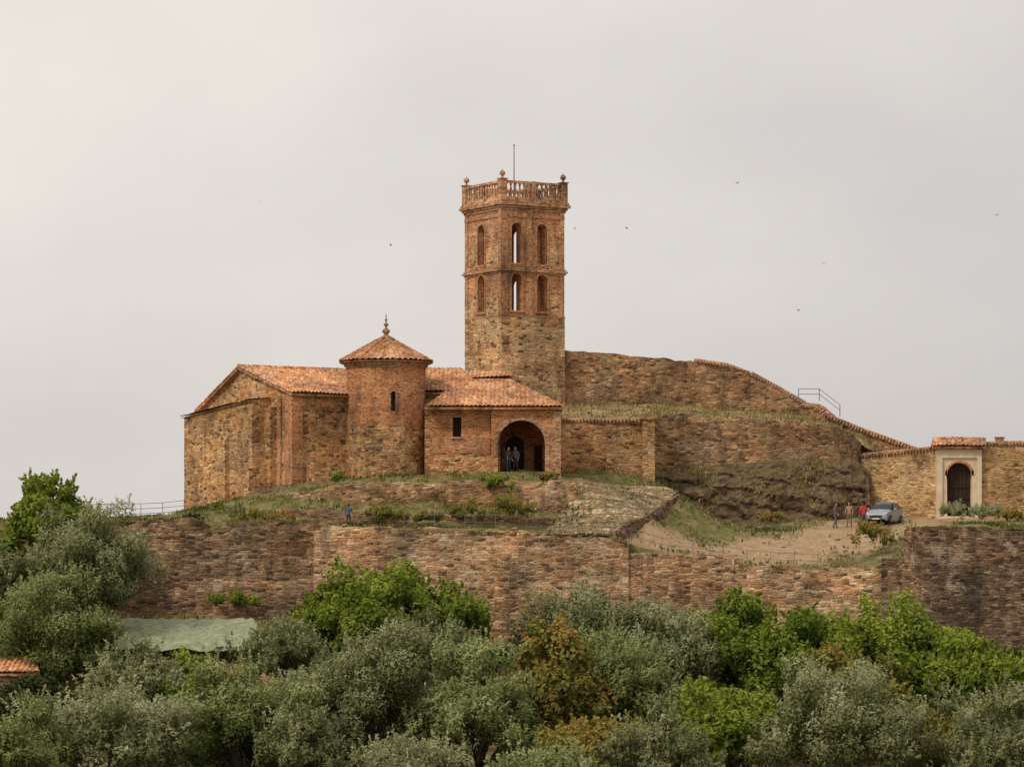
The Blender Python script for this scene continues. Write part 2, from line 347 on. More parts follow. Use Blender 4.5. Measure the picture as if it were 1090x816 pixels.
def low(x,y):
    base=np.interp(x,[-30,-14,-12,0,20],[-4.9,-4.9,-5.6,-6.4,-7.0])
    z=np.where(y>-13,base-np.maximum(0,y-26)*.25, base-(-13-y)*.27)
    return np.maximum(z,-26)
xs=np.concatenate([[-4000,-2000,-900,-400,-200,-120],np.arange(-80,81,2),[120,200,400,900,2000,4000]])
ys=np.concatenate([[-1500,-800,-400,-250,-150,-110],np.arange(-90,30,2),[40,60,80,110,150,250,500,1000,2000,4500]])
grid_obj('ground',xs,ys,low,'ground',lambda x,y:np.full(x.shape,.14),jit=.15)

# ---------------------------------------------------------------- lower retaining walls
def W3(l): return [tuple(P(*a)) for a in l]
stone_wall('old_terrace_wall',W3([(-260,560,-13.5),(0,560,-13.5),(60,556,-13.5),(130,553,-13.6),(250,552,-13.6),(300,553,-13.6),(352,556,-13.7)]),-7.5,1.0,'wall_dark',jit=.15,batter=.3,facejit=.14)
stone_wall('terrace_wall',W3([(334,566,-14.4),(345,560,-14.4),(420,562,-14.4),(560,565,-14.4),(590,571,-14.4),(669,573,-14.4)]),-8.5,1.2,'wall',jit=.08,batter=.45,facejit=.11)
stone_wall('terrace_wall',W3([(666,588,-14.3),(781,591,-14.2)]),-8.6,1.1,'wall',jit=.08,batter=.3,facejit=.11)
stone_wall('terrace_wall',W3([(779,601,-14.2),(850,604,-14.2),(948,604,-14.2)]),-8.8,1.1,'wall',jit=.08,batter=.3,facejit=.11)
def bastion():
    pts=[P(949,600,-12.6),P(957,596,-14.6),P(962,562,-15.4),P(985,560,-17.3),P(1090,563,-17.3),P(1260,563,-17.3)]
    stone_wall('bastion_wall',[tuple(p) for p in pts],-9.2,3.6,'bastion',jit=.1,batter=.35)
bastion()
stone_wall('bastion_wall',W3([(938,594,-14.6),(962,594,-14.9)]),-9,1.4,'bastion',jit=.05,batter=.2)

stone_wall('plinth_wall',W3([(262,536,-1.6),(300,527,-2.6),(340,519,-4.2),(380,514,-5),(450,513,-5.2),(520,512,-5.2),(590,511,-5),(614,513,-3.6),(620,515,.5)]),-.5,.9,'castle',jit=.12,facejit=.25,batter=.5)
stone_wall('ramp_retaining_wall',W3([(728,525,1.8),(700,541,-4),(678,554,-8.5),(656,564,-12.6)]),-3.2,.5,'bastion',jit=.06)
stone_wall('low_terrace_wall',W3([(300,541,-7.6),(380,544,-8.6),(432,546,-9)]),-.2,.4,'castle',jit=.1,facejit=.15)
stone_wall('low_terrace_wall',W3([(450,548,-7.4),(520,548,-7.6),(588,549,-7.2)]),-.2,.4,'castle',jit=.12,facejit=.15)
def ramp_sheet():
    c=[P(621,516,1.8),P(722,526,1.8),P(652,573,-12.6),P(580,571,-12.6)]
    mb=MB(); K=60; vs=[]; W_=24
    def pt(j,i):
        a=c[0].lerp(c[1],i/W_); b=c[3].lerp(c[2],i/W_); p=a.lerp(b,j/K)
        if i==0: p.x+=.7*mn.noise(Vector((j*.3,7,0)))
        return p
    for j in range(K+1):
        for i in range(W_+1):
            p=pt(j,i)
            p.z=h1(p.x,p.y)+(.02 if i==0 else .1)+.14*(1-((j/5)%1))+.07*mn.noise(Vector((p.x*1.2,p.y*1.2,0))); vs.append(p)
    mb.add(vs,[[j*(W_+1)+i,j*(W_+1)+i+1,(j+1)*(W_+1)+i+1,(j+1)*(W_+1)+i] for j in range(K) for i in range(W_)],0)
    for j in range(4,K,5):
        for i in range(0,W_):
            for h_ in(0,.5):
                if random.random()<.2: continue
                p=pt(j,i).lerp(pt(j,i+1),h_); r=random.uniform(.10,.17)
                mb.ball((p.x,p.y,h1(p.x,p.y)+.17),r,1,6,(1.3,.9,.7))
    for j in range(0,K):
        p=pt(j,0); mb.ball((p.x+random.uniform(-.1,.1),p.y,h1(p.x,p.y)+.08),random.uniform(.12,.24),1,6,(1.1,1.1,.8))
    mb.build('cobbled_ramp',['pave','rock'])
ramp_sheet()

# ---------------------------------------------------------------- mosque
mosque=empty('stone_mosque_building')
th=math.radians(35); e1=Vector((math.cos(th),math.sin(th),0)); e2=Vector((-math.sin(th),math.cos(th),0))
C0=Vector((X(312,0),0,0)); zE=Z(417,0); zR=11.83; zL=9.0
def NV(a,b,z=0): p=C0+e1*a+e2*b; p.z=z; return p
mb=MB()
L1=13.5
def gable(mb,a0,a1):
    prof=[(0,-1),(13.0,-1),(13.0,zL),(7.0,zR-.08),(0,zE)]
    vs=[NV(a0,b,z) for b,z in prof]+[NV(a1,b,z) for b,z in prof]; k=5
    mb.add(vs,[[i,(i+1)%k,k+(i+1)%k,k+i] for i in range(k)]+[list(range(k)),list(range(k,2*k))[::-1]],0)
gable(mb,0,L1)
nave=mb.build('nave_walls',['stone'],mosque)
mb=MB()
mb.obox(C0+e2*1.7,e2,.2,.12,-1,9.4,0)
mb.obox(C0+e1*.25+e2*.35,e1,.42,.5,-1,zE-.15,0)
mb.obox(NV(5.15,-.1),e1,.45,.5,-1,zE-.05,0)
mb.build('brick_quoins',['brick'],mosque)
mb=MB()
mb.obox(C0+e2*2.75,e2,.5,.5,-1,8.9,0); mb.obox(C0+e2*4.1,e2,.32,.35,-1,7.6,0)
mb.obox(NV(2.9,-.5),e1,1.9,.6,-1,5.0,0)
mb.build('wall_buttresses',['stone'],mosque)
mb=MB()
roof_plane(mb,[NV(-.35,-.45,zE-.1),NV(L1,-.45,zE-.1),NV(L1,7,zR+.03),NV(-.35,7,zR+.03)])
roof_plane(mb,[NV(-.35,13.4,zL-.12),NV(L1,13.4,zL-.12),NV(L1,7,zR+.03),NV(-.35,7,zR+.03)])
ridge(mb,NV(-.35,7,zR+.1),NV(L1,7,zR+.1))
ridge(mb,NV(-.3,0,zE+.05),NV(-.3,7,zR+.08),r=.08); ridge(mb,NV(-.3,7,zR+.08),NV(-.3,13.3,zL+.0),r=.08)
mb.build('nave_roof',['tile','coping'],mosque)
mb=MB()
a=-1.5; mb.prism([NV(a,3.0),NV(a,12.7),NV(.3,12.7),NV(.3,3.0)],-1,[9.35,8.5,8.7,9.5])
mb.prism([NV(a-.35,6.2),NV(a-.35,7.3),NV(a+.1,7.3),NV(a+.1,6.2)],-1,[6.6,6.6,7.2,7.2])
mb.prism([NV(a-.5,2.6),NV(a-.5,3.6),NV(.2,3.6),NV(.2,2.6)],-1,[4.6,4.6,5.2,5.2])
mb.build('side_block_walls',['stone'],mosque)
mb=MB(); roof_plane(mb,[NV(a-.2,3.0,9.38),NV(a-.2,12.9,8.5),NV(.2,12.9,8.7),NV(.2,3.0,9.58)],pitch=.25,amp=.05,slab=.04)
mb.build('side_block_roof',['coping','coping'],mosque)
# turret
tx,ty=X(411,3),3.0; R=2.72; zt=Z(386,3)
def cyl(mb,r,z0,z1,mi,n=64,rows=12,j=.03):
    vs=[]
    for k in range(rows+1):
        z=z0+(z1-z0)*k/rows
        for i in range(n):
            t=2*math.pi*i/n; rr=r+j*mn.noise(Vector((math.cos(t)*3,math.sin(t)*3,z*1.2)))*2
            vs.append((tx+rr*math.cos(t),ty+rr*math.sin(t),z))
    fs=[[k*n+i,k*n+(i+1)%n,(k+1)*n+(i+1)%n,(k+1)*n+i] for k in range(rows) for i in range(n)]+[list(range(n))[::-1],list(range(rows*n,rows*n+n))]
    mb.add(vs,fs,mi)
mb=MB(); cyl(mb,R+.06,1.5,7.6,0,j=.09); lo=mb.build('turret_lower_wall',['stone'],mosque)
mb=MB(); cyl(mb,R,7.55,zt-.35,0); up=mb.build('turret_brick_wall',['brick'],mosque)
sx=Vector((.22,-.975,0)).normalized(); su=Vector((-sx.y,sx.x,0)); wc=Vector((tx,ty,0))+sx*R
c=MB(); arch_solid(c,wc,su,sx,.34,Z(437,0),Z(416,0),-.9,.5); cut(up,c)
mb=MB(); arch_ring(mb,wc,su,sx,.34,Z(437,0),Z(416,0),.14,-.12,.06); mb.build('turret_window_surround',['cornice'],mosque)
mb=MB()
for k,(rr,z0,z1) in enumerate([(R+.08,zt-.42,zt-.28),(R+.2,zt-.28,zt-.12),(R+.34,zt-.12,zt+.0)]):
    mb.lathe((tx,ty,0),[(rr,z0),(rr,z1)],64,0,False)
mb.build('turret_cornice',['cornice'],mosque)
mb=MB(); n=48*6; K=16; vs=[]; za=Z(359,3); zb=zt+.02; RR=R+.55
for k in range(K+1):
    q=k/K
    for i in range(n):
        t=2*math.pi*i/n; r=RR*(1-q)+.12*q; w=abs(math.sin(math.pi*i/6))*.1*(1-q*.6)
        vs.append((tx+r*math.cos(t),ty+r*math.sin(t),zb+(za-zb)*(q**.92)+w+.05*(1-(k%2))+.05*mn.noise(Vector((math.cos(t)*3,math.sin(t)*3,q*3)))))
mb.add(vs,[[k*n+i,k*n+(i+1)%n,(k+1)*n+(i+1)%n,(k+1)*n+i] for k in range(K) for i in range(n)],0)
for i in range(8):
    t=2*math.pi*(i+.3)/8; ridge(mb,(tx+RR*math.cos(t),ty+RR*math.sin(t),zb+.1),(tx+.15*math.cos(t),ty+.15*math.sin(t),za+.08),0,.085)
mb.lathe((tx,ty,0),[(RR-.05,zb-.08),(RR,zb)],64,1,False)
mb.build('turret_roof',['tile','coping'],mosque)
mb=MB(); mb.lathe((tx,ty,za-.1),[(.42,0),(.36,.14),(.2,.2),(.14,.32),(.24,.42),(.28,.54),(.2,.66),(.09,.72),(.08,.86),(.17,.94),(.17,1.02),(.06,1.1),(.05,1.25),(.1,1.3),(.04,1.4),(.02,1.75)],12)
mb.build('turret_finial',['cornice'],mosque)

# east wing + porch
mb=MB(); yF=-.3; xl,xm,xr=X(452,yF),X(523,yF),X(596,-1)
zW=Z(432,-1)
mb.prism([(xl,yF),(xm+.05,yF),(xm+.05,8),(xl,8)],0,zW-.15)
ew=mb.build('east_wing_walls',['stone'],mosque)
c=MB(); c.prism([(X(482,yF),-1),(X(491,yF),-1),(X(491,yF),.3),(X(482,yF),.3)],Z(465,yF),Z(444,yF)); cut(ew,c)
mb=MB(); mb.prism([(X(460,yF),yF-.05),(X(522,yF),yF-.05),(X(522,yF),yF+.1),(X(460,yF),yF+.1)],Z(482,yF),zW-.2)
ew2=mb.build('east_wing_brick_facing',['brick'],mosque)
c=MB(); c.prism([(X(482,yF),-1),(X(491,yF),-1),(X(491,yF),.3),(X(482,yF),.3)],Z(465,yF),Z(444,yF)); cut(ew2,c)
mb=MB(); mb.prism([(X(480,yF),-.5),(X(493,yF),-.5),(X(493,yF),-.2),(X(480,yF),-.2)],Z(466.8,yF),Z(465,yF),0)
mb.prism([(X(482,yF),.2),(X(491,yF),.2),(X(491,yF),.28),(X(482,yF),.28)],Z(465,yF),Z(444,yF),1)
for i in range(3):
    xx=X(483.5+i*3,yF); mb.tube((xx,0,Z(465,yF)),(xx,0,Z(444,yF)),.02,.02,6,2)
mb.build('east_wing_window',['cornice','wood','iron'],mosque)
# porch
mb=MB(); mb.prism([(xm,-1),(xr,-1),(xr,5),(xm,5)],-.5,zW-.15); porch=mb.build('porch_walls',['brick'],mosque)
zF=Z(502,-1)
c=MB(); c.prism([(xm+.6,-.35),(xr-.6,-.35),(xr-.6,4.6),(xm+.6,4.6)],zF,zW-.9); cut(porch,c)
xa,wa=X(555,-1),50/S; c=MB(); arch_solid(c,(xa,-1,0),(1,0,0),(0,-1,0),wa,zF+.002,Z(447,-1),-1.2,.4); cut(porch,c)
mb=MB(); arch_ring(mb,(xa,-1,0),(1,0,0),(0,-1,0),wa,zF,Z(447,-1),.32,-.1,.05)
mb.prism([(xr-.5,-1.07),(xr+.07,-1.07),(xr+.07,-.4),(xr-.5,-.4)],0,zW-.2)
mb.build('porch_arch_surround',['cornice'],mosque)
mb=MB(); xd=X(548,4); arch_ring(mb,(xd,4.6,0),(1,0,0),(0,-1,0),1.3,zF,zF+2.6,.25,0,.12,0); arch_solid(mb,(xd,4.6,0),(1,0,0),(0,-1,0),1.3,zF,zF+2.6,-.05,.04,1)
xd2=X(574,4); mb.prism([(xd2-.35,4.5),(xd2+.2,4.5),(xd2+.2,4.61),(xd2-.35,4.61)],zF,zF+2,1)
mb.build('porch_inner_door',['cornice','wood'],mosque)
mb=MB()
for i in range(4): mb.prism([(xa-2.2-.2*i,-1.02-.35*i-.35),(xa+2.2+.1*i,-1.02-.35*i-.35),(xa+2.2+.1*i,-1.02-.35*i),(xa-2.2-.2*i,-1.02-.35*i)],zF-1.4,zF-.04-.16*i)
mb.build('porch_steps',['pave'],mosque)
# eastern roofs
eL,eR=P(452,433,-1.5),P(600,433,-1.5); rL,rR=P(490,405,6.2),P(543,405,6.2); bR=P(600,433,10);bL=P(452,433,10); bR.z=eR.z; bL.z=eL.z; bR.x=eR.x
mb=MB(); roof_plane(mb,[eL,eR,rR,rL]); roof_plane(mb,[eR,bR,rR]); roof_plane(mb,[bR,bL,rL,rR]);
ridge(mb,rL,rR);ridge(mb,eR,rR)
mb.build('porch_roof',['tile','coping'],mosque)
mb=MB(); mb.prism([(xl,-1.3),(xr+.15,-1.3),(xr+.15,7.5),(xl,7.5)],zW-.16,zW-.06)
mb.build('east_eaves',['cornice'],mosque)
uA,uB=P(430,417,3),P(517,417,3); uC,uD=P(491,395,9),P(430,392,9); ub=P(517,417,14); ub.z=uB.z; ub.x=uB.x
mb=MB(); roof_plane(mb,[uA,uB,uC,uD]); roof_plane(mb,[uB,ub,uC]); ridge(mb,uD,uC);ridge(mb,uC,uB); mb.build('upper_nave_roof',['tile','coping'],mosque)
mb=MB(); mb.prism([(uA.x,3.4),(uB.x-.3,3.4),(uB.x-.3,13),(uA.x,13)],6,uB.z-.1); mb.build('upper_nave_walls',['stone'],mosque)
mb=MB(); yb=11.5; mb.prism([(X(489,yb),yb),(X(544,yb),yb),(X(544,yb),15),(X(489,yb),15)],6,Z(404,yb)); 
mb.build('back_block_walls',['stone'],mosque)
mb=MB(); roof_plane(mb,[P(486,402,yb-.4),P(546,402,yb-.4),P(544,396,14),P(489,396,14)]); mb.build('back_block_roof',['tile','coping'],mosque)

# ---------------------------------------------------------------- bell tower
tower=empty('bell_tower')
tt=math.radians(31); t1=Vector((math.cos(tt),math.sin(tt),0)); t2=Vector((-math.sin(tt),math.cos(tt),0))
N0=Vector((X(534.5,14),14,0)); A_=5.34
ft=fy(14.6)
def TZ(row): return (570-row)/S*ft
def TP(u,v): return N0+t1*u+t2*v
def tsq(mb,o,z0,z1,mi=0): mb.prism([TP(-o,-o),TP(A_+o,-o),TP(A_+o,A_+o),TP(-o,A_+o)],z0,z1,mi)
mb=MB(); tsq(mb,.04,2,TZ(336)); mb.build('tower_shaft',['stone_tower'],tower)
mb=MB(); tsq(mb,0,TZ(336),TZ(217)); bel=mb.build('tower_belfry_walls',['brick_tower'],tower)
c=MB(); tsq(c,-.75,TZ(336)+.3,TZ(288)-.15); cut(bel,c)
c=MB(); tsq(c,-.75,TZ(288)+.2,TZ(222)); cut(bel,c)
stages=[(TZ(335)+.32,TZ(291)),(TZ(280),TZ(237))]
uR=[1.22,3.42]; wR=.86
faces=[(N0,t1,-t2,uR,wR),(N0,t2,-t1,[A_*.56],1.0),(N0+t2*A_,t1,t2,[A_*.36,A_*.80],1.0),(N0+t1*A_,t2,t1,[A_*.5],1.2)]
ring=MB(); pan=MB()
for z0,z1 in stages:
    c=MB()
    for O,u,nr,us,w in faces:
        for uu in us:
            arch_solid(c,O+u*uu,u,nr,w,z0,z1,-1.1,.4)
            arch_ring(ring,O+u*uu,u,nr,w,z0-.02,z1,.16,-.1,.05)
            ring.obox(O+u*uu+nr*.05,u,w/2+.2,.1,z0-.14,z0,0)
    cut(bel,c)
ring.build('belfry_arch_surrounds',['brick'],tower)
for O,u,nr,us,w in faces[:2]:
    for uu in ([0.22,A_-.22,(uR[0]+uR[1])/2] if w==wR else [.22,A_-.22]):
        pan.obox(O+u*uu+nr*.03,u,.2,.05,TZ(336),TZ(289)-.02,0); pan.obox(O+u*uu+nr*.03,u,.2,.05,TZ(286)+.05,TZ(222),0)
    pan.obox(O+u*A_/2+nr*.035,u,A_/2,.06,TZ(231),TZ(227),0)
    pan.obox(O+u*A_/2+nr*.035,u,A_/2,.06,TZ(284),TZ(281.5),0)
pan.build('belfry_pilasters',['brick_tower'],tower)
pn=MB()
for O,u,nr,us,w in faces[:2]:
    for z0,z1 in ((TZ(333),TZ(312)),(TZ(281),TZ(262))):
        for a0,a1 in (([.45,us[0]-w/2-.2],[us[-1]+w/2+.2,A_-.45])):
            if a1-a0>.1: pn.obox(O+u*(a0+a1)/2+nr*.005,u,(a1-a0)/2,.02,z0,z1,0)
pn.build('belfry_rubble_panels',['stone_tower'],tower)
mb=MB()
for o,r0,r1 in ((.1,291,289),(.22,289,286.5),(.12,286.5,284.5),(.1,224,221.5),(.2,221.5,219),(.36,219,215.5),(.28,215.5,213),(.06,337.5,335)):
    tsq(mb,o,TZ(r0)+.0001*r0,TZ(r1))
tsq(mb,.0,TZ(218),TZ(212.4))
mb.build('tower_cornices',['cornice'],tower)
mb=MB(); zb0=TZ(212.5); zb1=TZ(192)
def side(i):
    cs=[TP(.05,.05),TP(A_-.05,.05),TP(A_-.05,A_-.05),TP(.05,A_-.05)]; return cs[i],cs[(i+1)%4]
for i in range(4):
    a_,b_=side(i); u=(b_-a_).normalized()
    mid=(a_+b_)/2
    mb.obox(mid,u,A_/2-.25,.14,zb0,zb0+.2,0); mb.obox(mid,u,A_/2-.25,.15,zb1-.2,zb1-.03,0)
    mb.obox(a_,u,.25,.25,zb0-.02,zb1+.02,0); mb.obox(a_,u,.31,.31,zb1+.02,zb1+.1,0)
    mb.lathe((a_.x,a_.y,zb1+.1),[(.18,0),(.08,.06),(.07,.16),(.17,.22),(.23,.36),(.17,.5),(.05,.57),(.03,.66)],12,0)
    k=13
    for j in range(k):
        q=a_.lerp(b_,(j+.9)/(k+.8)); h=zb1-.2-zb0-.2
        mb.lathe((q.x,q.y,zb0+.2),[(.11,0),(.07,h*.1),(.12,h*.35),(.06,h*.75),(.1,h*.92),(.11,h)],8,0)
    if i in(0,): mb.obox(mid,u,.16,.2,zb0-.01,zb1-.01,0)
mb.build('tower_balustrade',['cornice'],tower)
mb=MB(); pm=TP(1.8,1.3); mb.tube((pm.x,pm.y,zb0-.1),(pm.x,pm.y,TZ(152)),.05,.03,8,0); mb.ball((pm.x,pm.y,TZ(152)),.07,0); mb.build('tower_mast',['metal'],tower)

# ---------------------------------------------------------------- castle walls
stone_wall('castle_wall',W3([(596,372,17.5),(640,375,18.5),(690,380,20),(742,385,21.5)]),6,1.2,'castle',jit=.1)
stone_wall('castle_wall',W3([(740,385,21.4),(775,390,21.6),(800,399,21.8),(830,415,21.6),(858,431,21.4)]),6,1.0,'castle',jit=.1,cop=True)
stone_wall('castle_wall',W3([(852,432,21.2),(868,434,20),(880,444,19.2),(912,457,18.5),(945,469,18),(978,481,17.4)]),0,.9,'castle',jit=.08,cop=True)
stone_wall('inner_castle_wall',W3([(689,440,10.6),(740,441,11),(800,445,11.6),(850,449,12.2),(888,453,13),(902,459,14),(917,471,15.5)]),2.5,1.0,'castle',jit=.1)
stone_wall('courtyard_wall',W3([(592,449,5.6),(640,449,5.8),(686,450,6)]),1.5,.7,'stone',jit=.05,cop=True)
mb=MB(); yp=5.4; mb.prism([(X(684,yp),yp),(X(697,yp),yp),(X(697,yp),yp+6),(X(684,yp),yp+6)],2,Z(446,yp)); mb.prism([(X(682,yp),yp-.12),(X(699,yp),yp-.12),(X(699,yp),yp+6.1),(X(682,yp),yp+6.1)],Z(446,yp),Z(443,yp)); 
mb.build('courtyard_gate_pier',['gate'])
def strip(name,front,back,mat,nj=14,jit=.12,earthv=.2):
    fr=densify(W3(front),.5); bk=W3(back); m=len(fr); vs=[]
    bl=densify(bk,.1)
    for i,p in enumerate(fr):
        q=bl[int(i/(m-1)*(len(bl)-1))]
        for j in range(nj+1):
            r=p.lerp(q,j/nj); r.z+=jit*mn.noise(Vector((r.x*.7,r.y*.7,1)))*2; vs.append(r)
    mb=MB(); mb.add(vs,[[i*(nj+1)+j,(i+1)*(nj+1)+j,(i+1)*(nj+1)+j+1,i*(nj+1)+j+1] for i in range(m-1) for j in range(nj)],0,True)
    ob=mb.build(name,[mat]); at=ob.data.attributes.new('earth','FLOAT','POINT'); at.data.foreach_set('value',[earthv]*len(vs)); return ob,vs
ut,utv=strip('upper_terrace_ground',[(594,452,6.4),(688,446,6.8),(700,443,11.6),(800,448,12.6),(888,456,14),(930,480,16.5)],[(594,430,18),(690,430,20.2),(742,433,21.6),(800,438,21.9),(858,443,21.6),(930,470,18.6)],'ground',earthv=.22)
def rockmoss():
    m,nt,b=newmat('weathered_cliff_rock'); L=nt.links.new; tc=N(nt,'ShaderNodeTexCoord').outputs['Object']
    n1=noise(nt,vmul(nt,tc,(1.2,1.2,2.2)),1.0,12,.8); n2=noise(nt,tc,.55,9,.75)
    c=ramp(nt,[(.34,(.05,.034,.024)),(.45,(.19,.125,.078)),(.57,(.36,.25,.155)),(.72,(.56,.43,.29))],n1.outputs[0]).outputs[0]
    g=N(nt,'ShaderNodeNewGeometry'); sp=N(nt,'ShaderNodeSeparateXYZ'); L(g.outputs['Normal'],sp.inputs[0])
    ml=N(nt,'ShaderNodeMath',operation='MULTIPLY_ADD'); L(sp.outputs[2],ml.inputs[0]); ml.inputs[1].default_value=.3; L(n2.outputs[0],ml.inputs[2])
    gc=ramp(nt,[(.4,(.15,.135,.045)),(.6,(.31,.24,.11))],n1.outputs[0]).outputs[0]
    c=mix(nt,ramp(nt,[(.68,0.),(.82,.8)],ml.outputs[0]).outputs[0],c,gc); L(c,b.inputs['Base Color'])
    bp=N(nt,'ShaderNodeBump'); bp.inputs['Strength'].default_value=1; bp.inputs['Distance'].default_value=.5; L(n1.outputs[0],bp.inputs['Height']); L(bp.outputs[0],b.inputs['Normal']); return m
M['rockmoss']=rockmoss()
def rocks(name,top,bot,nj=44,amp=.9,drop=1.6):
    fr=densify(W3(bot),.2); bk=densify(W3(top),.1); m=len(fr); vs=[]
    for i,p in enumerate(fr):
        q=bk[int(i/(m-1)*(len(bk)-1))]
        for j in range(nj+1):
            s=j/nj; r=p.lerp(q,s); r.z=(p.z-drop)+(q.z-p.z+drop)*(s**.72)
            nn=Vector((r.x*.38,r.y*.38,r.z*.6)); d=mn.fractal(nn,.7,2.1,7); rg=1-abs(mn.noise(Vector((r.x*.8+d*.6,r.z*.5,3))))*2
            st=r.z*.9+d*.8+r.x*.12; lay=st-math.floor(st)
            k=math.sin(math.pi*min(1,s+.04))
            r.y-=amp*(d*1.1+rg*.5+(1-lay)*.35)*k; r.z+=(.45*d)*k; r.x+=.3*mn.noise(nn*3)*k; vs.append(r)
    mb=MB(); mb.add(vs,[[i*(nj+1)+j,(i+1)*(nj+1)+j,(i+1)*(nj+1)+j+1,i*(nj+1)+j+1] for i in range(m-1) for j in range(nj)],0,False)
    mb.build(name,['rockmoss']); return vs
rv=rocks('rock_outcrop',[(690,497,11),(740,492,11.6),(800,488,12),(860,484,12.6),(905,486,14),(925,500,15)],[(690,516,6.5),(738,546,6.2),(800,551,6.2),(860,553,6.6),(900,553,8),(925,552,10)])
rocks('rock_outcrop',[(262,527,-.2),(300,516,0),(345,512,-.6),(370,511,-1)],[(262,545,-3.0),(300,541,-3.8),(345,537,-5.4),(372,537,-5.8)],nj=20,amp=.35)

# ---------------------------------------------------------------- gate wall
stone_wall('gate_wall',W3([(916,486,15.2),(950,483,13.8),(998,478,12)]),-1,.8,'gate',jit=.05,cop=True)
stone_wall('gate_wall',W3([(1044,474,12),(1090,473,12),(1260,470,11)]),-1,.8,'gate',jit=.05,cop=True)
gate=empty('arched_gateway'); yg=11.5
mb=MB(); mb.prism([(X(997,yg),yg),(X(1045,yg),yg),(X(1045,yg),yg+1.4),(X(997,yg),yg+1.4)],-.5,Z(476,yg)); g=mb.build('gate_plaster_frame',['plaster'],gate)
gx=X(1021.5,yg); c=MB(); c.prism([(gx-1.25,yg-.5),(gx+1.25,yg-.5),(gx+1.25,yg+.18),(gx-1.25,yg+.18)],Z(549,yg),Z(487,yg)); cut(g,c)
c=MB(); arch_solid(c,(gx,yg,0),(1,0,0),(0,-1,0),1.75,Z(549,yg),Z(492,yg),-1.1,.6,hs=.08); cut(g,c)
mb=MB()
arch_ring(mb,(gx,yg+.18,0),(1,0,0),(0,-1,0),1.8,Z(500,yg),Z(492,yg),.14,-.02,.06,0); mb.build('gate_arch_trim',['brick'],gate)
mb=MB(); mb.prism([(gx-.95,yg+.8),(gx-.01,yg+.8),(gx-.01,yg+.9),(gx-.95,yg+.9)],Z(549,yg),Z(490,yg)); mb.prism([(gx+.01,yg+.8),(gx+.95,yg+.8),(gx+.95,yg+.9),(gx+.01,yg+.9)],Z(549,yg),Z(490,yg))
for i in range(7):
    xx=gx-.85+i*.283; mb.tube((xx,yg+.74,Z(549,yg)),(xx,yg+.74,Z(494,yg)),.03,.03,6,1)
for zz in(.6,1.3,2.1): mb.tube((gx-.9,yg+.72,Z(549,yg)+zz),(gx+.9,yg+.72,Z(549,yg)+zz),.035,.035,6,1)
mb.build('gate_door',['wood','iron'],gate)
mb=MB(); roof_plane(mb,[P(992,475,yg-.45),P(1050,475,yg-.45),P(1049,467,yg+.7),P(993,467,yg+.7)]); q=[P(992,475,yg-.45),P(1050,475,yg-.45)]
a2,b2=P(1049,467,yg+.7),P(993,467,yg+.7); c2=Vector((b2.x,yg+1.9,q[0].z)); d2=Vector((a2.x,yg+1.9,q[0].z)); roof_plane(mb,[c2,d2,a2,b2]); ridge(mb,b2,a2); mb.build('gate_roof',['tile','coping'],gate)
mb=MB(); mb.prism([(X(995,yg),yg-.2),(X(1047,yg),yg-.2),(X(1047,yg),yg+1.6),(X(995,yg),yg+1.6)],Z(478,yg),Z(475.6,yg)); mb.build('gate_cornice',['cornice'],gate)
mb=MB(); q=P(1064,471,12.3); mb.prism([(q.x-.3,q.y-.2),(q.x+.3,q.y-.2),(q.x+.3,q.y+.2),(q.x-.3,q.y+.2)],q.z-.3,q.z+.35); mb.prism([(q.x-.36,q.y-.26),(q.x+.36,q.y-.26),(q.x+.36,q.y+.26),(q.x-.36,q.y+.26)],q.z+.35,q.z+.42); mb.build('chimney',['cornice'])

# ---------------------------------------------------------------- railings & fences
def railing(name,pts,h,sp,rails,mat='metal',r=.025,ground=True):
    mb=MB(); d=densify(pts,sp); 
    tops=[]
    for p in d:
        z=h1(p.x,p.y)-.03 if ground else p.z
        mb.tube((p.x,p.y,z-.1),(p.x,p.y,z+h),r,r,6); tops.append(Vector((p.x,p.y,z)))
    for a,b in zip(tops[:-1],tops[1:]):
        for q in rails: mb.tube(a+Vector((0,0,h*q)),b+Vector((0,0,h*q)),r*.8,r*.8,6)
    return mb.build(name,[mat])
railing('metal_railing',W3([(92,552,-4.5),(150,550,-4),(196,547,-3)]),1.0,1.3,(.33,.66,1),r=.022)
railing('metal_railing',W3([(430,560,-12.4),(560,562,-12.4),(650,572,-12.2)]),.95,1.6,(.5,1),r=.02)
railing('metal_railing',W3([(330,550,-8.8),(425,550,-9.4)]),.9,1.6,(.5,1),r=.018)
railing('metal_railing',W3([(672,578,-11.9),(770,588,-12.4),(946,600,-12.6)]),.9,1.5,(.5,1),r=.018)
railing('metal_railing',W3([(850,425,20.6),(872,425,20),(894,442,19)]),.8,.9,(.5,1),ground=False,r=.03)
railing('metal_railing',W3([(560,518,-3.8),(612,518,-2.8)]),.8,1.2,(.5,1),r=.016)

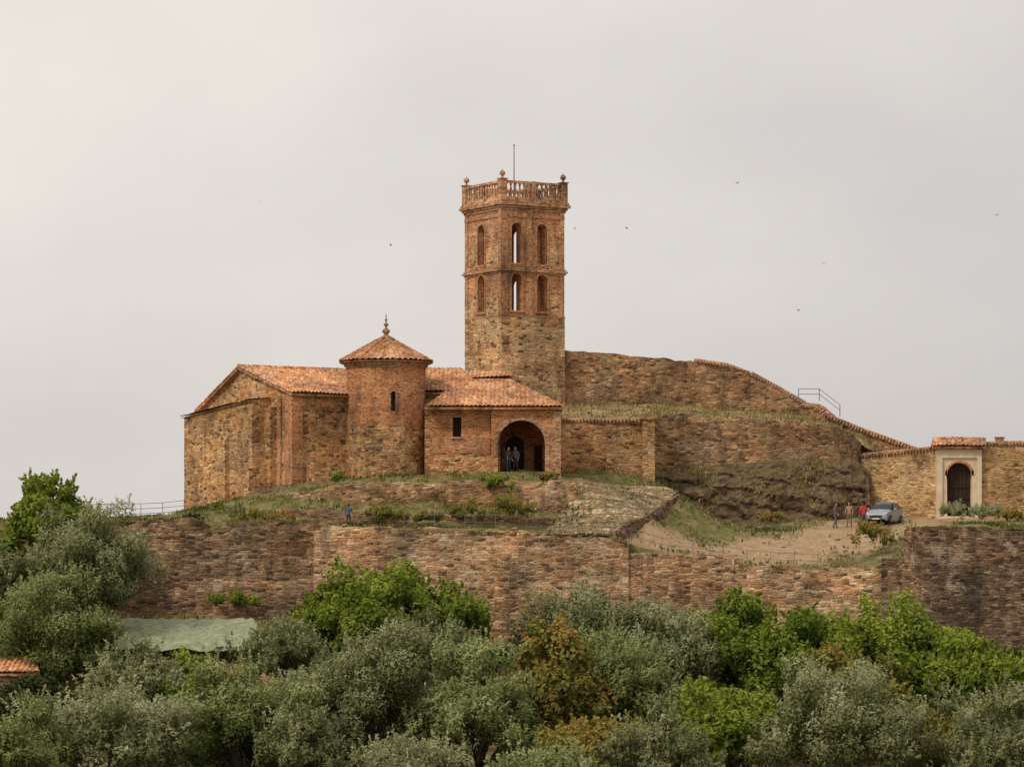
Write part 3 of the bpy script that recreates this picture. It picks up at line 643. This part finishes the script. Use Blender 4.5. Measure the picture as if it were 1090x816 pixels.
# ---------------------------------------------------------------- people
def person(name,px,y,yaw,top,leg,walk=.1,h=1.72,arm=.1,bend=0,hair=(.05,.03,.02),z=None,bag=None):
    s=h/1.72; x=X(px,y); z0=h1(x,y)-.01 if z is None else z
    J={'pel':(0,0,.93,.125,.15),'wa':(0,.0,1.08,.10,.13),'ch':(0,-.02-bend*.1,1.30,.115,.165),'nk0':(0,-.02-bend*.2,1.44,.07,.08),'nk':(0,-.035-bend*.25,1.52,.05,.052),
       'sl':(-.175,-.02-bend*.15,1.40,.068,.068),'sr':(.175,-.02-bend*.15,1.40,.068,.068),
       'el':(-.24,.04-arm,1.13,.047,.047),'er':(.24,.04+arm*.3,1.13,.047,.047),
       'wl':(-.23,-.08-arm*1.6,.91+abs(arm)*.7,.031,.031),'wr':(.25,-.07,.89,.031,.031),
       'hl':(-.095,0,.88,.095,.095),'hr':(.095,0,.88,.095,.095),
       'kl':(-.105,-walk*.9-.02,.50,.062,.062),'kr':(.105,walk*.2-.02,.50,.062,.062),
       'al':(-.11,-walk*1.0,.085,.04,.04),'ar':(.11,walk*1.7+.02,.10,.04,.04),
       'tl':(-.125,-walk*1.0-.17,.035,.035,.045),'tr':(.125,walk*1.7-.14,.035,.035,.045)}
    E=[('pel','wa'),('wa','ch'),('ch','nk0'),('nk0','nk'),('ch','sl'),('ch','sr'),('sl','el'),('sr','er'),('el','wl'),('er','wr'),('pel','hl'),('pel','hr'),('hl','kl'),('hr','kr'),('kl','al'),('kr','ar'),('al','tl'),('ar','tr')]
    ks=list(J); me=bpy.data.meshes.new('b'); me.from_pydata([J[k][:3] for k in ks],[(ks.index(a),ks.index(b)) for a,b in E],[])
    ob=bpy.data.objects.new('b',me); col.objects.link(ob); ob.modifiers.new('s','SKIN'); 
    for i,k in enumerate(ks):
        sv=me.skin_vertices[0].data[i]; sv.radius=(J[k][4],J[k][3]) ; sv.use_root=(k=='pel')
    sm=ob.modifiers.new('ss','SUBSURF'); sm.levels=2; sm.render_levels=2
    bake(ob); me=ob.data
    cmat=lambda nm,c:simple(nm,tuple(v*.75 for v in c),c,9,bump=.01)
    mats=[cmat('jacket_cloth',top),cmat('trouser_cloth',leg),cmat('skin',(.50,.30,.21)),cmat('shoe_leather',(.05,.04,.035)),cmat('hair',hair)]
    me.materials.clear()
    mb=MB(); mb.v=[tuple(v.co) for v in me.vertices]; mb.f=[list(p.vertices) for p in me.polygons]
    for p in me.polygons:
        c=p.center
        if c.z<.085: m_=3
        elif c.z<.95: m_=1 if abs(c.x)<.2 else (2 if c.z<.93 else 0)
        elif c.z>1.485: m_=2
        else: m_=0
        mb.m.append(m_); mb.sm.append(True)
    hc=Vector((0,-.055-bend*.3,1.61)); mb.ball(hc,.105,2,14,(.78,.95,1.15)); mb.ball(hc+Vector((0,.022,.03)),.108,4,14,(.84,.95,1.08))
    mb.ball(hc+Vector((0,-.103,-.01)),.016,2,8,(.8,1.2,1.4))
    for sd in(-1,1):
        mb.ball(hc+Vector((sd*.085,.0,-.0)),.024,2,8,(.4,.8,1.2)); mb.ball(hc+Vector((sd*.033,-.092,.012)),.009,4,8)
    mb.ball(hc+Vector((0,-.092,-.055)),.018,4,8,(1.2,.4,.25))
    for sd,k in((-1,'wl'),(1,'wr')):
        w=Vector(J[k][:3]); e=Vector(J['el' if sd<0 else 'er'][:3]); d=(w-e).normalized(); sdv=Vector((0,1,0)).cross(d).normalized(); fw=d.cross(sdv).normalized()
        pc=w+d*.05; mb.ball(pc,.045,2,10,(.55,.9,1.1))
        for i,ln in enumerate((.065,.078,.072,.055)):
            b0=pc+d*.035+fw*(-.03+.02*i); m1=b0+d*ln*.55; m2=m1+(d*.8-sdv*sd*.5).normalized()*ln*.5
            mb.tube(b0,m1,.0095,.009,6,2); mb.tube(m1,m2,.009,.007,6,2)
        b0=pc-fw*.03; mb.tube(b0,b0-fw*.03+d*.03,.011,.01,6,2); mb.tube(b0-fw*.03+d*.03,b0-fw*.035+d*.06,.01,.008,6,2)
    if bag: mb.ball((0,.17,1.22),.17,5,12,(.9,.6,1.3)); mats.append(cmat('backpack_cloth',bag))
    bpy.data.objects.remove(ob,do_unlink=True)
    o=mb.build(name,mats); o.location=(x,y,z0); o.rotation_euler=(0,0,yaw); o.scale=(s,s,s); return o
person('walking_person',889,3.2,math.radians(60),(.16,.14,.13),(.12,.11,.12),.12,1.78)
person('walking_person',904,3.6,math.radians(-20),(.44,.27,.17),(.20,.17,.14),.1,1.75,bag=(.14,.1,.08))
person('walking_person',919,3.0,math.radians(200),(.62,.07,.05),(.11,.11,.14),.16,1.85)
person('standing_person',541,-.3,math.radians(30),(.07,.07,.08),(.05,.06,.10),.04,1.7,z=zF)
person('standing_person',549,.4,math.radians(-35),(.16,.17,.26),(.07,.07,.09),.05,1.75,z=zF)
person('standing_person',371,-11,math.radians(160),(.08,.11,.22),(.06,.06,.07),.05,1.45)

# ---------------------------------------------------------------- car
def car(px,y,yaw):
    e=empty('parked_car')
    paint,nt,b=newmat('silver_paint'); b.inputs['Base Color'].default_value=(.34,.37,.42,1); b.inputs['Metallic'].default_value=.4; b.inputs['Roughness'].default_value=.35
    glass,nt,b=newmat('car_glass'); b.inputs['Base Color'].default_value=(.02,.025,.03,1); b.inputs['Roughness'].default_value=.1; b.inputs['Specular IOR Level'].default_value=.4
    tyre=simple('tyre_rubber',(.015,.015,.015),(.03,.03,.03),5,bump=0)
    lamp,nt,b=newmat('headlamp'); b.inputs['Base Color'].default_value=(.6,.62,.65,1); b.inputs['Roughness'].default_value=.1
    red,nt,b=newmat('tail_lamp'); b.inputs['Base Color'].default_value=(.4,.02,.02,1)
    st=[(-1.98,.34,.45,.62,.64,.62,.5),(-1.88,.22,.48,.72,.75,.78,.66),(-1.5,.2,.55,.86,.90,.84,.74),(-1.0,.2,.58,.95,1.0,.86,.76),(-.45,.2,.6,.98,1.36,.86,.66),(-.05,.2,.6,.99,1.50,.86,.62),(.6,.2,.6,1.0,1.54,.86,.62),(1.3,.2,.6,1.02,1.50,.86,.62),(1.75,.22,.6,1.03,1.38,.84,.62),(1.95,.26,.58,1.0,1.05,.8,.68),(2.02,.36,.55,.8,.82,.72,.6)]
    mb=MB(); vs=[]
    for (yy,a,m_,bt,tp,w,wt) in st:
        half=[(w*.93,a),(w,m_),(w*.97,bt),(wt,tp-.05),(wt*.85,tp),(0,tp+.03)]
        vs+=[(p,yy,q) for p,q in half]+[(-p,yy,q) for p,q in half[-2::-1]]
    R_=11
    for i in range(len(st)-1):
        for k in range(R_-1):
            f=[i*R_+k,(i+1)*R_+k,(i+1)*R_+k+1,i*R_+k+1]
            mi=0
            if k in(2,7) and 3<=i<=8: mi=1
            if i in(3,4) and 2<=k<=7: mi=1
            if i==8 and 3<=k<=6: mi=1
            mb.add([vs[q] for q in f],[[0,1,2,3]],mi,False)
        mb.add([vs[i*R_],vs[i*R_+R_-1],vs[(i+1)*R_+R_-1],vs[(i+1)*R_]],[[0,1,2,3]],2)
    mb.add(vs[:R_],[list(range(R_))],0); mb.add(vs[-R_:],[list(range(R_))],0)
    bd=mb.build('body',[paint,glass,tyre],e)
    bm=bmesh.new(); bm.from_mesh(bd.data); bmesh.ops.remove_doubles(bm,verts=bm.verts,dist=1e-4); bmesh.ops.recalc_face_normals(bm,faces=bm.faces); bm.to_mesh(bd.data); bm.free()
    bv=bd.modifiers.new('bev','BEVEL'); bv.width=.03; bv.segments=2
    mb=MB()
    for yy in(-1.28,1.3):
        for sd in(-1,1):
            mb.tube((sd*.68,yy,.31),(sd*.885,yy,.31),.31,.31,20,0); mb.tube((sd*.88,yy,.31),(sd*.9,yy,.31),.19,.17,12,1)
    mb.build('wheels',[tyre,'metal'],e)
    mb=MB()
    for sd in(-1,1):
        mb.ball((sd*.6,-1.83,.66),.15,0,10,(1.2,.6,.65)); mb.ball((sd*.72,1.93,.85),.13,1,10,(.7,.5,1.3)); mb.ball((sd*.97,-.55,1.02),.11,2,10,(1,.6,.75))
    mb.prism([(-.45,-2.0),(.45,-2.0),(.45,-1.9),(-.45,-1.9)],.42,.56,3); mb.prism([(-.26,-2.03),(.26,-2.03),(.26,-1.98),(-.26,-1.98)],.3,.41,4)
    for sd in(-.3,.3): mb.tube((sd,-.97,1.02),(sd-.35,-.75,1.16),.012,.012,5,3)
    mb.build('lamps_grille_mirrors_plate',[lamp,red,paint,tyre,'plaster'],e)
    x=X(px,y); e.location=(x,y,h1(x,y)+.0); e.rotation_euler=(0,0,yaw)
car(941,6.5,math.radians(-24))

# ---------------------------------------------------------------- foliage
def leaves_np(c,nr,size,asp,rng):
    n=len(c); nr=nr/np.maximum(np.linalg.norm(nr,axis=1,keepdims=True),1e-6)
    r=rng.normal(size=(n,3)); t=np.cross(nr,r); t/=np.maximum(np.linalg.norm(t,axis=1,keepdims=True),1e-6); b=np.cross(nr,t)
    s=size[:,None]
    return np.stack([c-t*s,c+b*s*asp+t*s*.1,c+t*s,c-b*s*asp+t*s*.1],1).reshape(-1,3)
def mesh_np(name,lv,tint,wood,mats,wmat=True):
    wv=np.array(wood.v,dtype=float).reshape(-1,3) if wood and wood.v else np.zeros((0,3))
    nw=len(wv); nl=len(lv)//4
    wf=[f for f in wood.f if len(f)==4] if wood else []
    V=np.concatenate([wv,lv]); F=np.arange(nl*4)+nw
    loops=np.concatenate([np.array(wf,dtype=int).ravel() if wf else np.zeros(0,int),F]).astype(np.int32)
    nf=len(wf)+nl
    me=bpy.data.meshes.new(name); me.vertices.add(len(V)); me.vertices.foreach_set('co',V.ravel().astype(np.float32))
    me.loops.add(len(loops)); me.loops.foreach_set('vertex_index',loops)
    me.polygons.add(nf); me.polygons.foreach_set('loop_start',(np.arange(nf)*4).astype(np.int32))
    for m_ in mats: me.materials.append(M[m_])
    mi=np.zeros(nf,dtype=np.int32); mi[len(wf):]=len(mats)-1; me.polygons.foreach_set('material_index',mi)
    me.update(calc_edges=True)
    at=me.attributes.new('tint','FLOAT','POINT'); at.data.foreach_set('value',np.concatenate([np.zeros(nw),np.repeat(tint,4)]).astype(np.float32))
    ob=bpy.data.objects.new(name,me); col.objects.link(ob); return ob
def rdir(rng,n):
    d=rng.normal(size=(n,3)); return d/np.linalg.norm(d,axis=1,keepdims=True)
def tree(name,px,rt,rb,hw,y,kind='olive',ncl=None,dens=1.0,base=None,leaf=None,trunk=True):
    rng=np.random.default_rng(int(abs(px*31+rt*7+y*13))+5)
    f=fy(y); cx=X(px,y); rx=hw/S*f; rz=(rb-rt)/2/S*f; cz=Z((rt+rb)/2,y); Rm=(rx+rz)/2
    gz=base if base is not None else float(low(np.array([cx]),np.array([y]))[0])
    ncl=ncl or int(44+17*min(Rm,4))
    d=rdir(rng,ncl); d[:,2]=np.where(d[:,2]<-.35,-d[:,2]*.6,d[:,2]); 
    rad=.45+.57*rng.random(ncl)**.5
    lob=np.array([1.0+.55*mn.noise(Vector(v*1.9)+Vector((px,y,0)))+.35*mn.noise(Vector(v*4)+Vector((px,y,5))) for v in d])
    cc=np.stack([d[:,0]*rx,d[:,1]*rx*.9,d[:,2]*rz],1)*(rad*lob)[:,None]+np.array([cx,y,cz])
    cr=Rm*(.13+.17*rng.random(ncl))
    ct=rng.random(ncl)
    kk='olive' if kind.startswith('olive') else kind
    L_=leaf or {'olive':.12,'green':.15,'mixed':.14,'dkgreen':.14}[kk]
    asp={'olive':.38,'green':.6,'mixed':.6,'dkgreen':.55}[kk]
    tw=rng.uniform(-.12,.12)
    C=[];NR=[];T=[];
    for i in range(ncl):
        k=int(dens*cr[i]**2*330/(L_/.13)**1.6)+30
        dd_=rdir(rng,k); rr=cr[i]*(.5+.55*rng.random(k)**.7)
        up=1+.45*rng.random()
        p=cc[i]+dd_*rr[:,None]*np.array([1,1,.85*up]); C.append(p); NR.append(dd_*.9+rng.normal(size=(k,3))*.38+np.array([0,0,.35])); 
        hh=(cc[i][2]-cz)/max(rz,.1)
        T.append(.13+tw+.38*ct[i]+.24*rng.random(k)+.32*dd_[:,2]+.08*hh)  # shading painted into tint: lighter on clump tops and upper crown, darker below
        if kk in('olive','green','mixed'):
            ns=6 if kk=='olive' else 5
            for _ in range(ns):
                o=rdir(rng,1)[0]; o[2]=abs(o[2])*.8+.15; o/=np.linalg.norm(o); st=cc[i]+o*cr[i]*.8; ln=(.3+.7*rng.random())*(1.0 if kk=='olive' else .8)*min(1,Rm/2.2)
                g=o*.5+np.array([0,0,.6])+rng.normal(size=3)*.25; g/=np.linalg.norm(g); m_=14
                q=np.linspace(0,1,m_)[:,None]; p=st+g*ln*q+rng.normal(size=(m_,3))*.06*(1.2-q); C.append(p); NR.append(rng.normal(size=(m_,3))+np.array([0,-.3,.6])); T.append(.42+tw+.3*ct[i]+.3*rng.random(m_))
    C=np.concatenate(C);NR=np.concatenate(NR);T=np.clip(np.concatenate(T),0,1)
    sz=L_*(.7+.6*rng.random(len(C))); lv=leaves_np(C,NR,sz,asp,rng)
    wood=MB()
    if trunk:
        b0=Vector((cx+rng.normal()*.2,y,gz-.2)); fk=Vector((cx+rng.normal()*.3,y+rng.normal()*.3,max(gz+.8,cz-rz*.75))); mid=b0.lerp(fk,.5)+Vector((rng.normal()*.15,rng.normal()*.15,0)); tr=.07*Rm+.06
        wood.tube(b0,mid,tr*1.35,tr,10); wood.tube(mid,fk,tr,tr*.8,10)
        for i in rng.choice(ncl,min(14,ncl),replace=False):
            e_=Vector(cc[i]); m_=fk.lerp(e_,.5)+Vector((rng.normal()*.15,rng.normal()*.15,.15)); wood.tube(fk,m_,tr*.5,tr*.3,7); wood.tube(m_,e_,tr*.3,tr*.1,6)
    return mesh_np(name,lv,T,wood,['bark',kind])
TR=[
('tree',52,516,625,42,-17,'green'),('olive_tree',92,548,690,58,-24,'olive'),('olive_tree',62,610,770,60,-27,'olive_b'),('olive_tree',4,585,700,34,-22,'olive'),
('olive_tree',150,694,800,46,-40,'olive'),('olive_tree',110,738,860,95,-52,'olive'),('olive_tree',20,765,870,60,-56,'olive_b'),('tree',200,715,810,48,-40,'green'),('tree',30,724,800,46,-38,'dkgreen'),
('olive_tree',300,670,740,46,-32,'olive'),('olive_tree',262,716,850,70,-46,'olive_b'),('tree',420,612,740,80,-24,'green'),('tree',352,632,720,40,-24,'green'),
('olive_tree',385,684,840,84,-42,'olive'),('olive_tree',505,706,850,64,-44,'olive_b'),('olive_tree',460,664,760,46,-30,'olive'),('olive_tree',632,630,790,82,-28,'olive'),('tree',592,674,840,48,-40,'mixed'),('olive_tree',668,682,800,52,-38,'olive_b'),
('olive_tree',716,658,800,52,-30,'olive'),('tree',768,648,740,44,-24,'green'),('tree',838,648,800,76,-30,'green'),('tree',955,652,770,84,-26,'green'),('tree',900,698,800,60,-34,'mixed'),
('olive_tree',900,716,850,86,-50,'olive'),('tree',1035,684,800,60,-30,'green'),('tree',1085,694,800,46,-32,'green'),('olive_tree',1065,742,880,62,-52,'olive'),
('olive_tree',432,788,880,56,-60,'olive'),('olive_tree',700,770,870,54,-58,'olive'),('tree',640,765,870,58,-50,'mixed'),('tree',780,732,850,60,-42,'green'),('olive_tree',590,797,880,50,-60,'olive_b'),('tree',1000,758,860,50,-44,'mixed'),('olive_tree',325,764,860,44,-50,'olive')]
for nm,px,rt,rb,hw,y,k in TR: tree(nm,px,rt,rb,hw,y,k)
SH=[('shrub',930,556,588,24,-10,'mixed'),('shrub',496,534,560,22,-8.4,'mixed'),('shrub',543,530,562,27,-8.6,'mixed'),('shrub',410,540,560,22,-9.6,'mixed'),('shrub',530,505,528,14,-5.8,'green'),('shrub',232,537,552,9,-3,'green'),('shrub',268,546,572,16,-12,'mixed'),
('shrub',1015,535,556,18,6,'olive'),('shrub',1050,540,556,22,5,'olive'),('shrub',1075,545,556,14,4,'mixed'),('shrub',362,503,516,10,-3.4,'green'),('shrub',250,632,652,24,-15,'green'),('shrub',820,548,556,14,5,'mixed'),('shrub',585,505,514,10,-4,'mixed'),('shrub',300,548,560,18,-10,'mixed'),
('shrub',985,585,604,8,-14.9,'mixed'),('shrub',205,545,556,12,-11.5,'dkgreen'),('shrub',455,545,560,16,-9,'mixed')]
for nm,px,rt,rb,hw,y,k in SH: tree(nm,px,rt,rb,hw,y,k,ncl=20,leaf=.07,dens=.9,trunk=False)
def mass(name,n,fx,kind,rng,cr=(.5,1.1),leaf=.14):
    C=[];NR=[];T=[]
    for i in range(n):
        c=fx(rng); r=rng.uniform(*cr); k=int(r*r*150)+20; d=rdir(rng,k); d[:,2]=np.abs(d[:,2])*1.0-.2
        C.append(c+d*(r*(.6+.45*rng.random(k)))[:,None]); NR.append(d+rng.normal(size=(k,3))*.5); T.append(.1+.5*rng.random()+.3*rng.random(k))
    C=np.concatenate(C);NR=np.concatenate(NR);T=np.clip(np.concatenate(T),0,1)
    return mesh_np(name,leaves_np(C,NR,leaf*(.7+.6*rng.random(len(C))),.55,rng),T,None,[kind])
def fx(rng):
    y=rng.uniform(-66,-22); x=X(rng.uniform(-60,1150),y)
    if y>-34 and x<-10: y-=10
    z=float(low(np.array([x]),np.array([y]))[0])+rng.uniform(.2,2.2); return np.array([x,y,z])
mass('undergrowth',520,fx,'dkgreen',RNG,(.7,1.5))
def fx2(rng):
    px=rng.uniform(470,1130); y=-19.5+rng.uniform(-.5,.5); return np.array([X(px,y),y,Z(696,y)+rng.uniform(-.3,.15)+rng.uniform(-1.2,0)*(rng.random()<.5)])
mass('hedge',260,fx2,'dkgreen',RNG,(.45,.6),.09)
def fx4(rng):
    px=rng.uniform(118,275); y=-26.3+rng.uniform(-.4,.4); return np.array([X(px,y),y,Z(694,y)+rng.uniform(-1.8,.05)])
mass('hedge',200,fx4,'dkgreen',RNG,(.4,.6),.09)
def wallp(rng):
    k=rng.random()
    if k<.45:
        px=rng.uniform(0,350); return np.array([X(px,-13.7),-13.6,Z(555,-13.6)+(0 if rng.random()<.6 else -rng.uniform(0,4.5))])
    if k<.7:
        px=rng.uniform(350,945); r=np.interp(px,[350,590,668,669,780,781,945],[561,570,574,588,591,602,604]); return np.array([X(px,-14.4),-14.4,Z(r,-14.4)+(0 if rng.random()<.6 else -rng.uniform(0,4.5))])
    if k<.85:
        px=rng.uniform(270,612); y=-5.2 if px>380 else -3.4; return np.array([X(px,y),y,Z(np.interp(px,[270,340,380,612],[534,519,513,512]),y)-rng.uniform(0,1.6)])
    px=rng.uniform(965,1100); return np.array([X(px,-17.3),-17.2,Z(562,-17.3)])
mass('wall_plants',170,wallp,'mixed',RNG,(.1,.3),.06)
def rockp(rng):
    p=rv[int(rng.integers(0,len(rv)))]; return np.array([p.x,p.y-.05,p.z])
mass('rock_plants',70,rockp,'mixed',RNG,(.1,.3),.06)
def veil():
    mbv=MB(); vs=[]; K=14;n=60
    for i in range(n+1):
        for j in range(K+1):
            y=-27+j*.5; px=122+150*i/n; z=Z(684,-27)+j/K*1.25+.3*mn.noise(Vector((px*.04,y*.5,0)))+.12*mn.noise(Vector((px*.2,y*2,0)))-(.4 if j==0 else 0); vs.append((X(px,y)+.4*mn.noise(Vector((px*.1,y,2))),y,z))
    mbv.add(vs,[[i*(K+1)+j,(i+1)*(K+1)+j,(i+1)*(K+1)+j+1,i*(K+1)+j+1] for i in range(n) for j in range(K)],0,True)
    for i in range(6):
        xx=X(126+i*27,-26.5); mbv.tube((xx,-26.5,-14),(xx,-26.5,Z(686,-27)),.05,.05,6,1)
    mbv.build('shade_net_canopy',[simple('green_shade_net',(.17,.20,.11),(.40,.43,.28),2.5,bump=.1),'bark'])
veil()
stone_wall('orchard_wall',W3([(125,702,-28),(200,704,-28),(300,708,-28)]),-14,.5,'wall',jit=.15)
shed=empty('tiled_shed'); ys_=-30
mb=MB(); mb.prism([(X(-60,ys_),ys_),(X(40,ys_),ys_),(X(40,ys_),ys_+5),(X(-60,ys_),ys_+5)],-14,Z(716,ys_)); mb.build('shed_walls',['bastion'],shed)
mb=MB(); roof_plane(mb,[P(-64,716,ys_-.4),P(43,716,ys_-.4),P(36,700,ys_+2.5),P(-64,700,ys_+2.5)]); mb.build('shed_roof',['tile','coping'],shed)

def blades(x,y,z,h,tint,rng):
    c=np.stack([x,y,z+h*.6],1); t=rng.normal(size=(len(x),3))*.35+np.array([0,0,1]); t/=np.linalg.norm(t,axis=1,keepdims=True)
    b=np.cross(t,rng.normal(size=(len(x),3))); b/=np.linalg.norm(b,axis=1,keepdims=True)
    s=h[:,None]; return mesh_np('grass',np.stack([c-t*s,c+b*s*.35,c+t*s,c-b*s*.35],1).reshape(-1,3),np.clip(tint,0,1),None,['grassblade'])
def grass():
    rng=RNG; n=64000; px=rng.uniform(-30,1120,n); y=rng.uniform(-13,9,n); x=(px-545)/S*(y+200)/200
    e=earth(x,y); keep=rng.random(n)>np.clip(e*2.2-.2,0,.97); x=x[keep];y=y[keep]
    pn=np.array([mn.noise(Vector((a*.45,b*.45,0)))+.5*mn.noise(Vector((a*1.3,b*1.3,4))) for a,b in zip(x,y)]); k2=(pn+rng.normal(size=len(x))*.12)>.02; x=x[k2];y=y[k2];pn=pn[k2]
    z=hz(x,y)
    onr=(x>np.interp(y,[-12.6,2],[X(580,-12.6),X(621,2)]))&(x<np.interp(y,[-12.6,2],[X(652,-12.6),X(722,2)]))
    drop=onr&(rng.random(len(x))<.2); z=z+onr*.14
    x=x[~drop];y=y[~drop];z=z[~drop];pn=pn[~drop]
    h=.06+.14*rng.random(len(x))**2
    p2=np.array([mn.noise(Vector((a*.25,b*.25,9))) for a,b in zip(x,y)])
    blades(x,y,z,h,.48-pn*.5+p2*.9+rng.normal(size=len(x))*.2,rng)
    n=26000; px=rng.uniform(-20,360,n); y=rng.uniform(-30,-14,n); x=(px-545)/S*(y+200)/200; z=low(x,y)
    p2=np.array([mn.noise(Vector((a*.3,b*.3,9))) for a,b in zip(x,y)]); k=(p2+rng.normal(size=n)*.2)>-.15
    blades(x[k],y[k],z[k],.08+.2*rng.random(k.sum())**2,.6+p2[k]*.6+rng.normal(size=k.sum())*.2,rng)
grass()
def g2():
    rng=RNG; v=np.array([tuple(p) for p in utv]); m=4000; i=rng.integers(0,len(v),m); c=v[i]+rng.normal(size=(m,3))*np.array([.35,.35,0])
    blades(c[:,0],c[:,1],c[:,2],.06+.12*rng.random(m),.58+rng.normal(size=m)*.25,rng)
    v=np.array([tuple(p) for p in rv]); m=8000; i=rng.integers(0,len(v),m); c=v[i]+rng.normal(size=(m,3))*.08; pn=np.array([mn.noise(Vector((a[0]*.4,0,a[2]*.5))) for a in c]); c=c[pn>.22]; m=len(c)
    blades(c[:,0],c[:,1]-.05,c[:,2],.06+.12*rng.random(m),.62+rng.normal(size=m)*.22,rng)
g2()
mb=MB()
for i in range(230):
    y=random.uniform(-12.5,6); x=X(random.uniform(660,960),y) if i%2 else X(random.uniform(270,600),min(y,-6.5)); y=y if i%2 else min(y,-6.5)-random.uniform(0,4)
    r=random.uniform(.05,.2); mb.ball((x,y,h1(x,y)),r,0,6,(1.2,1,.6))
mb.build('loose_stones',['rock'])

def bird(px,row,y,yaw,s=.35):
    mb=MB(); mb.ball((0,0,0),.12,0,8,(.7,2.0,.7)); mb.ball((0,-.24,.03),.06,0,8)
    for sd in(-1,1): mb.add([(0,-.1,.04),(sd*.35,-.16,.16),(sd*.75,.02,.08),(sd*.35,.06,.13),(0,.12,.04)],[[0,1,2,3,4]],0)
    mb.add([(-.05,.2,0),(.05,.2,0),(.1,.42,0),(-.1,.42,0)],[[0,1,2,3]],0)
    o=mb.build('flying_bird',['iron']); o.location=P(px,row,y); o.rotation_euler=(.2,.3,yaw); o.scale=(s,)*3
for i,(a,b_) in enumerate([(277,215),(416,261),(785,195),(612,243),(850,330),(877,281),(667,243),(1061,229)]): bird(a,b_,10+i*3,i*1.3)

# ---------------------------------------------------------------- world & light
w=bpy.data.worlds.new('World'); scene.world=w; w.use_nodes=True; nt=w.node_tree; nt.nodes.clear(); L=nt.links.new
out=N(nt,'ShaderNodeOutputWorld'); bg=N(nt,'ShaderNodeBackground'); bg.inputs['Strength'].default_value=.1
sky=N(nt,'ShaderNodeTexSky',sky_type='NISHITA'); sky.sun_disc=False; EL=math.radians(42)
sky.sun_elevation=EL
tc=N(nt,'ShaderNodeTexCoord').outputs['Generated']; sp=N(nt,'ShaderNodeSeparateXYZ'); L(tc,sp.inputs[0])
nz=noise(nt,vmul(nt,tc,(3,3,6)),1.6,5,.5)
def mth(op,a,b,c=None):
    m_=N(nt,'ShaderNodeMath',operation=op)
    for i,v in enumerate((a,b,c)):
        if v is None: continue
        if isinstance(v,(int,float)): m_.inputs[i].default_value=v
        else: L(v,m_.inputs[i])
    return m_.outputs[0]
t=mth('MULTIPLY_ADD',sp.outputs[2],2.4,.33); t=mth('MULTIPLY_ADD',sp.outputs[0],-1.2,t); t=mth('ADD',t,mth('MULTIPLY_ADD',nz.outputs[0],.9,-.45))
cr=ramp(nt,[(0,(.54,.51,.50)),(.45,(.645,.605,.58)),(.75,(.76,.715,.665)),(1,(.85,.795,.725))],t)
c10=N(nt,'ShaderNodeVectorMath',operation='SCALE'); L(cr.outputs[0],c10.inputs[0]); c10.inputs['Scale'].default_value=10.4
L(mix(nt,.95,sky.outputs[0],c10.outputs[0]),bg.inputs['Color']); L(bg.outputs[0],out.inputs['Surface'])
sd=bpy.data.lights.new('sun','SUN'); sd.energy=1.5; sd.angle=math.radians(10); sd.color=(1,.90,.76)
so=bpy.data.objects.new('sun',sd); col.objects.link(so)
dv=Vector((-math.cos(EL)*.72,-math.cos(EL)*.69,math.sin(EL))); so.rotation_euler=dv.to_track_quat('Z','Y').to_euler(); so.location=(-60,-80,80)
sky.sun_rotation=math.atan2(dv.x,dv.y)

cam=bpy.data.cameras.new('camera'); co=bpy.data.objects.new('camera',cam); col.objects.link(co)
co.location=(0,-200,0); co.rotation_euler=(math.radians(90),0,0); cam.sensor_width=36; cam.lens=36/(70/200); cam.shift_y=162/1090; cam.clip_end=9000; cam.clip_start=1
scene.camera=co
scene.view_settings.view_transform='Standard'; scene.view_settings.look='None'; scene.view_settings.exposure=0
print('faces',sum(len(o.data.polygons) for o in bpy.data.objects if o.type=='MESH'))
